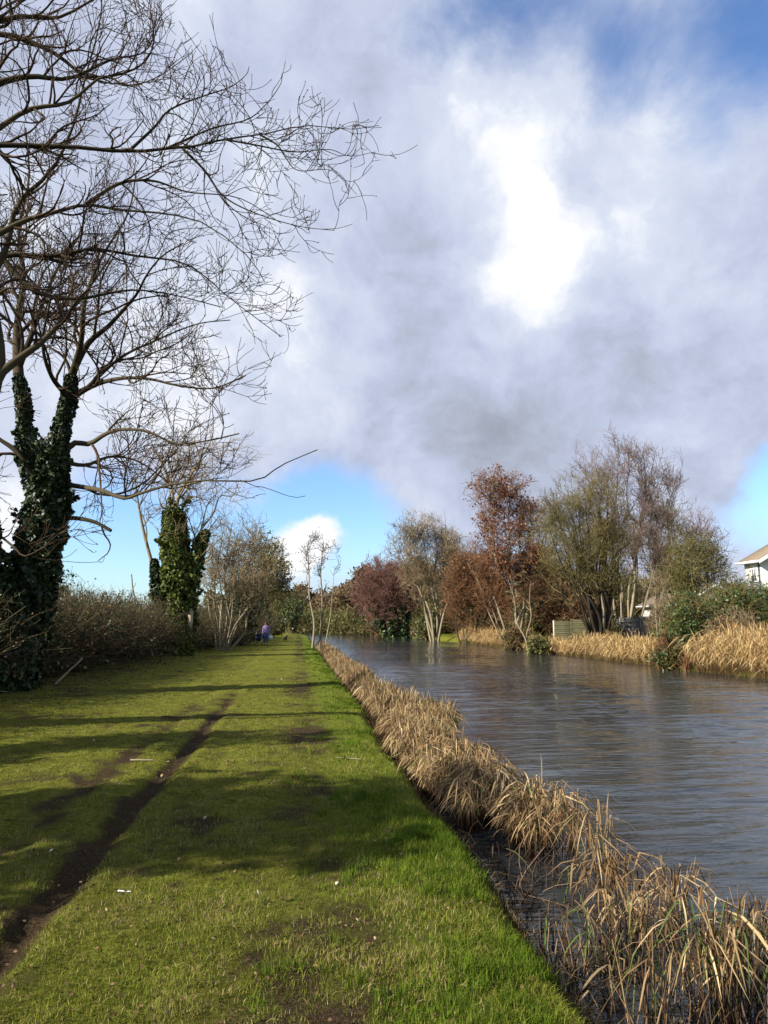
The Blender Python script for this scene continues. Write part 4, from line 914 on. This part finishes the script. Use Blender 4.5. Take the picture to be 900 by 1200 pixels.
for s_ in (1, -1): blob('shoe', (s_*.10, -.11-(.10*s_), .045), (.05, .13, .05), M['shoe'], person)
# white bag in her hand
bg = empty('shopping_bag', pw+np.array([.36, -.12, .45]), 'bulky white bag held at the side of the person in lilac', 'bag')
blob('bag_body', (0, 0, .10), (.16, .12, .19), M['bagw'], bg)
skinfig('handle', [(-.08, 0, .24), (-.04, 0, .36), (.02, 0, .36), (.06, 0, .24)], [(0, 1), (1, 2), (2, 3)], [.012]*4, M['bagw'], bg, 1)
# pushchair
pc = empty('pushchair', pw+np.array([-.52, -.35, 0]), 'dark navy pushchair beside the person in lilac', 'pushchair')
blob('seat', (0, .05, .50), (.22, .24, .20), M['navy'], pc); blob('hood', (0, .14, .74), (.23, .22, .16), M['navy'], pc)
for s_ in (1, -1):
    skinfig('frame', [(s_*.22, -.30, .10), (s_*.22, .0, .40), (s_*.22, .30, .80), (s_*.20, .42, 1.0)], [(0, 1), (1, 2), (2, 3)], [.018]*4, M['frame_pale'], pc, 1)
    skinfig('leg', [(s_*.22, .30, .10), (s_*.22, .02, .45)], [(0, 1)], [.018]*2, M['frame_pale'], pc, 1)
    for yy in (-.30, .30): blob('wheel', (s_*.24, yy, .10), (.025, .10, .10), M['rubber'], pc)
skinfig('handlebar', [(-.2, .42, 1.0), (.2, .42, 1.0)], [(0, 1)], [.022]*2, M['rubber'], pc, 1)
# dog
dgp = G(334, 752.5); dgp[2] = float(gz(dgp[0], dgp[1]))
dog = empty('dog', dgp, 'small black dog walking on the grass right of the people', 'dog'); dog.rotation_euler.z = R(20)
dp = [(0, 0, .36), (0, -.16, .37), (0, -.27, .42), (0, -.34, .50), (0, -.42, .53), (0, -.53, .50), (0, .18, .36), (0, .24, .38), (0, .36, .46), (0, .43, .54)]
de = [(0, 1), (1, 2), (2, 3), (3, 4), (4, 5), (0, 6), (6, 7), (7, 8), (8, 9)]; dr_ = [(.085, .10), (.10, .125), .075, .06, .065, .03, .085, .06, .02, .012]
for s_ in (1, -1):
    k = len(dp); dp += [(s_*.07, -.19, .26), (s_*.07, -.17, .14), (s_*.07, -.19, .03), (s_*.07, -.23, .02)]; de += [(1, k), (k, k+1), (k+1, k+2), (k+2, k+3)]; dr_ += [.045, .026, .022, .022]
    k = len(dp); dp += [(s_*.07, .17, .26), (s_*.07, .27, .15), (s_*.07, .24, .03), (s_*.07, .20, .02)]; de += [(6, k), (k, k+1), (k+1, k+2), (k+2, k+3)]; dr_ += [.055, .026, .022, .022]
    k = len(dp); dp += [(s_*.06, -.40, .56), (s_*.08, -.40, .47)]; de += [(4, k), (k, k+1)]; dr_ += [.025, .02]
skinfig('body', dp, de, dr_, M['black_fur'], dog)
# ------------------------------------------------------------------ small things on the grass
def stick(px, py, ln, ang, r, mat, label, name='fallen_stick', z=.0, lift=0.0):
    c_ = G(px, py); c_[2] = float(gz(c_[0], c_[1]))+r+.004; n_ = 6
    d_ = np.array([math.cos(ang), math.sin(ang), lift]); pts = [c_+d_*ln*(k/(n_-1)-.5*(lift == 0))+rng.normal(0, ln*.015, 3)*np.array([1, 1, .3]) for k in range(n_)]
    tb = Tubes(); q, rr_ = catmull(pts, np.linspace(r, r*.6, n_), 12); tb.add(q, rr_, 7, .8)
    o = tb.build(name, mat, None); tag(o, label, 'stick')
stick(146, 1047, .085, -.25, .0055, M['white'], 'short white stick lying on the grass beside the rut', 'litter_stick')
stick(166, 893, .26, -.15, .012, M['bark_pale'], 'pale fallen stick between the two ruts')
stick(408, 890, .32, -.55, .007, M['bark_pale'], 'thin pale twig on the grass near the bank')
stick(64, 808, .75, .9, .03, M['bark_pale'], 'pale broken branch leaning at the foot of the hedge', lift=.8)
stick(190, 1112, .16, .45, .006, M['bark_dark'], 'dark fallen twig in the lower left grass')
M['leafpale'] = toned('fallen_leaves', [(0, (.12, .065, .03)), (.6, (.30, .21, .10)), (1, (.48, .42, .28))], .85)
lv = [(95, 1032), (303, 1052), (190, 905), (197, 893), (110, 870), (140, 920), (345, 1068), (440, 1108), (438, 988), (386, 1012), (352, 963), (330, 797), (125, 1075), (210, 1010), (240, 960), (60, 1000), (395, 1040), (250, 1110), (160, 1115), (545, 1160), (300, 1150), (420, 1085), (515, 1010), (470, 1005), (330, 900), (280, 870)]
for (x, y) in lv:
    c_ = G(x, y); d_ = c_[1]; c_[2] = float(gz(c_[0], c_[1]))+.028
    V, Qd = leaves_geo(np.array([c_]), np.array([[0, -.3, 1.]]), np.array([.010+.0018*d_]), .35, .6)
    o = mesh_obj('fallen_leaf', V, Qd, M['leafpale'], None, {'tone': np.full(4, rng.random())}, False)
    o.modifiers.new('thick', 'SOLIDIFY').thickness = .001
    tag(o, 'small pale fallen leaf lying on the trodden grass', 'leaf', 'fallen leaves scattered on the towpath')
n = 1500; Y = sampleY(n, 2.6, 26, 1.5); X = rng.uniform(-1, 1, n)*.5*Y-.1*Y; k = (X < 1.1) & (X > -6.3); X, Y = X[k], Y[k]
X2 = rng.normal(-5.6, .6, 1400); Y2 = rng.uniform(12, 36, 1400); X = np.append(X, X2); Y = np.append(Y, Y2)
o = leaf_obj('leaf_litter', np.stack([X, Y, gz(X, Y)+.012+.015*rng.random(len(X))], 1), np.tile([0, 0, 1.], (len(X), 1)), .008+.001*Y, M['brown_leaf'], None, .5)
tag(o, 'small brown dead leaves littering the grass', 'leaf litter', None, 'stuff')
# ------------------------------------------------------------------ light and sky
sd_ = nrm(np.array([-.94, -.34, 0])); EL = R(31)
sv = np.array([sd_[0]*math.cos(EL), sd_[1]*math.cos(EL), math.sin(EL)])
ld = bpy.data.lights.new('sun', 'SUN'); ld.energy = 4.6; ld.angle = R(.55); ld.color = (1, .93, .82)
lo = bpy.data.objects.new('sun', ld); C.objects.link(lo)
from mathutils import Vector
lo.rotation_euler = Vector(sv).to_track_quat('Z', 'Y').to_euler()
w = bpy.data.worlds.new('World'); S.world = w; w.use_nodes = True
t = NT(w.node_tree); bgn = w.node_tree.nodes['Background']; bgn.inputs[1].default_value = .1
sky = t.node('ShaderNodeTexSky', sky_type='NISHITA'); sky.sun_disc = False; sky.sun_elevation = EL
sky.sun_rotation = math.atan2(sv[0], sv[1]); sky.air_density = 1.0; sky.dust_density = .6; sky.ozone_density = 2.0
gen = t.node('ShaderNodeTexCoord').outputs['Generated']
def vmath(op, a, b_=None, sc=None):
    n_ = t.node('ShaderNodeVectorMath', operation=op); t.put(n_.inputs[0], a)
    if b_ is not None: t.put(n_.inputs[1], b_)
    if sc is not None: t.put(n_.inputs['Scale'], sc)
    return n_.outputs['Value'] if op == 'DOT_PRODUCT' else n_.outputs[0]
wn = t.noise(gen, 3.0, 6, .6); warp = vmath('SCALE', vmath('SUBTRACT', wn.outputs['Color'], (.5, .5, .5)), None, .22)
wd_ = vmath('NORMALIZE', vmath('ADD', gen, warp))
def field(base, lobes, gain=1.0):
    acc = base
    for (px, py, sg, wt) in lobes:
        D = ray(px, py); s2 = 1/((sg/870)**2)
        e = t.math('EXPONENT', t.math('MULTIPLY_ADD', vmath('DOT_PRODUCT', wd_, tuple(D)), s2, -s2))
        acc = t.math('MULTIPLY_ADD', e, wt*gain, acc)
    return acc
f1 = t.noise(gen, 5.5, 9, .58, .3).outputs[0]; f2 = t.noise(vmath('ADD', gen, (3.1, 1.7, .4)), 2.6, 7, .55, .5).outputs[0]
cover = field(.46, [(500, 300, 750, .95), (560, -10, 60, -1.0), (640, 0, 50, -.7), (885, 15, 55, -1.1), (735, 70, 45, -.65), (805, 165, 35, -.4), (260, -20, 60, -.2),  # cloud thins outside the view, shaped so to cut ambient light
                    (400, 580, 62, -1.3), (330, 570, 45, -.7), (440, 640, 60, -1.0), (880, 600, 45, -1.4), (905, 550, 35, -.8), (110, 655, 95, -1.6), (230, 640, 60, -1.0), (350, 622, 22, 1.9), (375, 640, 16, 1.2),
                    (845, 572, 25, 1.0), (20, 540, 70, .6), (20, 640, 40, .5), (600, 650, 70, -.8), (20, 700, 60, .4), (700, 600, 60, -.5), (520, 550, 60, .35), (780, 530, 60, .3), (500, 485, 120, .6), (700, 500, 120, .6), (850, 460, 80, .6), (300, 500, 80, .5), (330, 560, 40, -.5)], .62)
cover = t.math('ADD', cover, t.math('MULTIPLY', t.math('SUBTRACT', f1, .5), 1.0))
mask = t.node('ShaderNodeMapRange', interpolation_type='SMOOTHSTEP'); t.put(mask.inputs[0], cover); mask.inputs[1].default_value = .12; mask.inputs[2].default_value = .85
bright = field(.575, [(600, 160, 44, .34), (545, 135, 30, .22), (622, 240, 32, .48), (645, 295, 28, .50), (640, 348, 26, .48), (572, 312, 20, .5), (700, 140, 50, .3), (600, 240, 130, .08), (350, 350, 40, .5), (230, 60, 110, .22), (240, 420, 80, .35), (60, 450, 150, .35), (672, 205, 26, -.5),
                     (450, 285, 60, -.26), (480, 510, 90, -.24), (700, 460, 120, -.04), (610, 480, 80, -.14), (820, 450, 100, -.08), (870, 200, 80, .12), (850, 100, 60, .12), (350, 622, 34, 1.6), (20, 600, 80, .35), (845, 572, 35, -.12), (300, 130, 90, .02), (560, 560, 60, -.05), (420, 420, 60, .1)], .46)
f3 = t.noise(vmath('ADD', wd_, (1.3, 5.7, 2.4)), 8.5, 10, .62, .15).outputs[0]
bright = t.math('ADD', t.math('MULTIPLY', t.math('SUBTRACT', f3, .5), .75), bright)
bright = t.math('ADD', bright, t.math('ADD', t.math('MULTIPLY', t.math('SUBTRACT', f1, .5), 1.0), t.math('MULTIPLY', t.math('SUBTRACT', f2, .5), .5)))
k_ = 10/2**EXPO
cc = t.ramp(bright, [(.12, (.31, .34, .41)), (.36, (.43, .47, .58)), (.55, (.55, .61, .79)), (.80, (.72, .78, .92)), (1.0, (1.04, 1.05, 1.07))])
cc = vmath('SCALE', cc, None, k_)
skc = t.mix(1.0, sky.outputs[0], (.62, .76, .95), 'MULTIPLY')
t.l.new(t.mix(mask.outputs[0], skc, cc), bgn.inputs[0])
w.cycles.sampling_method = 'MANUAL'; w.cycles.sample_map_resolution = 512
vs = S.view_settings; vs.view_transform = 'Standard'; vs.look = 'None'; vs.exposure = EXPO; vs.gamma = 1
S.cycles.max_bounces = 5; S.cycles.transparent_max_bounces = 4; S.cycles.caustics_reflective = False
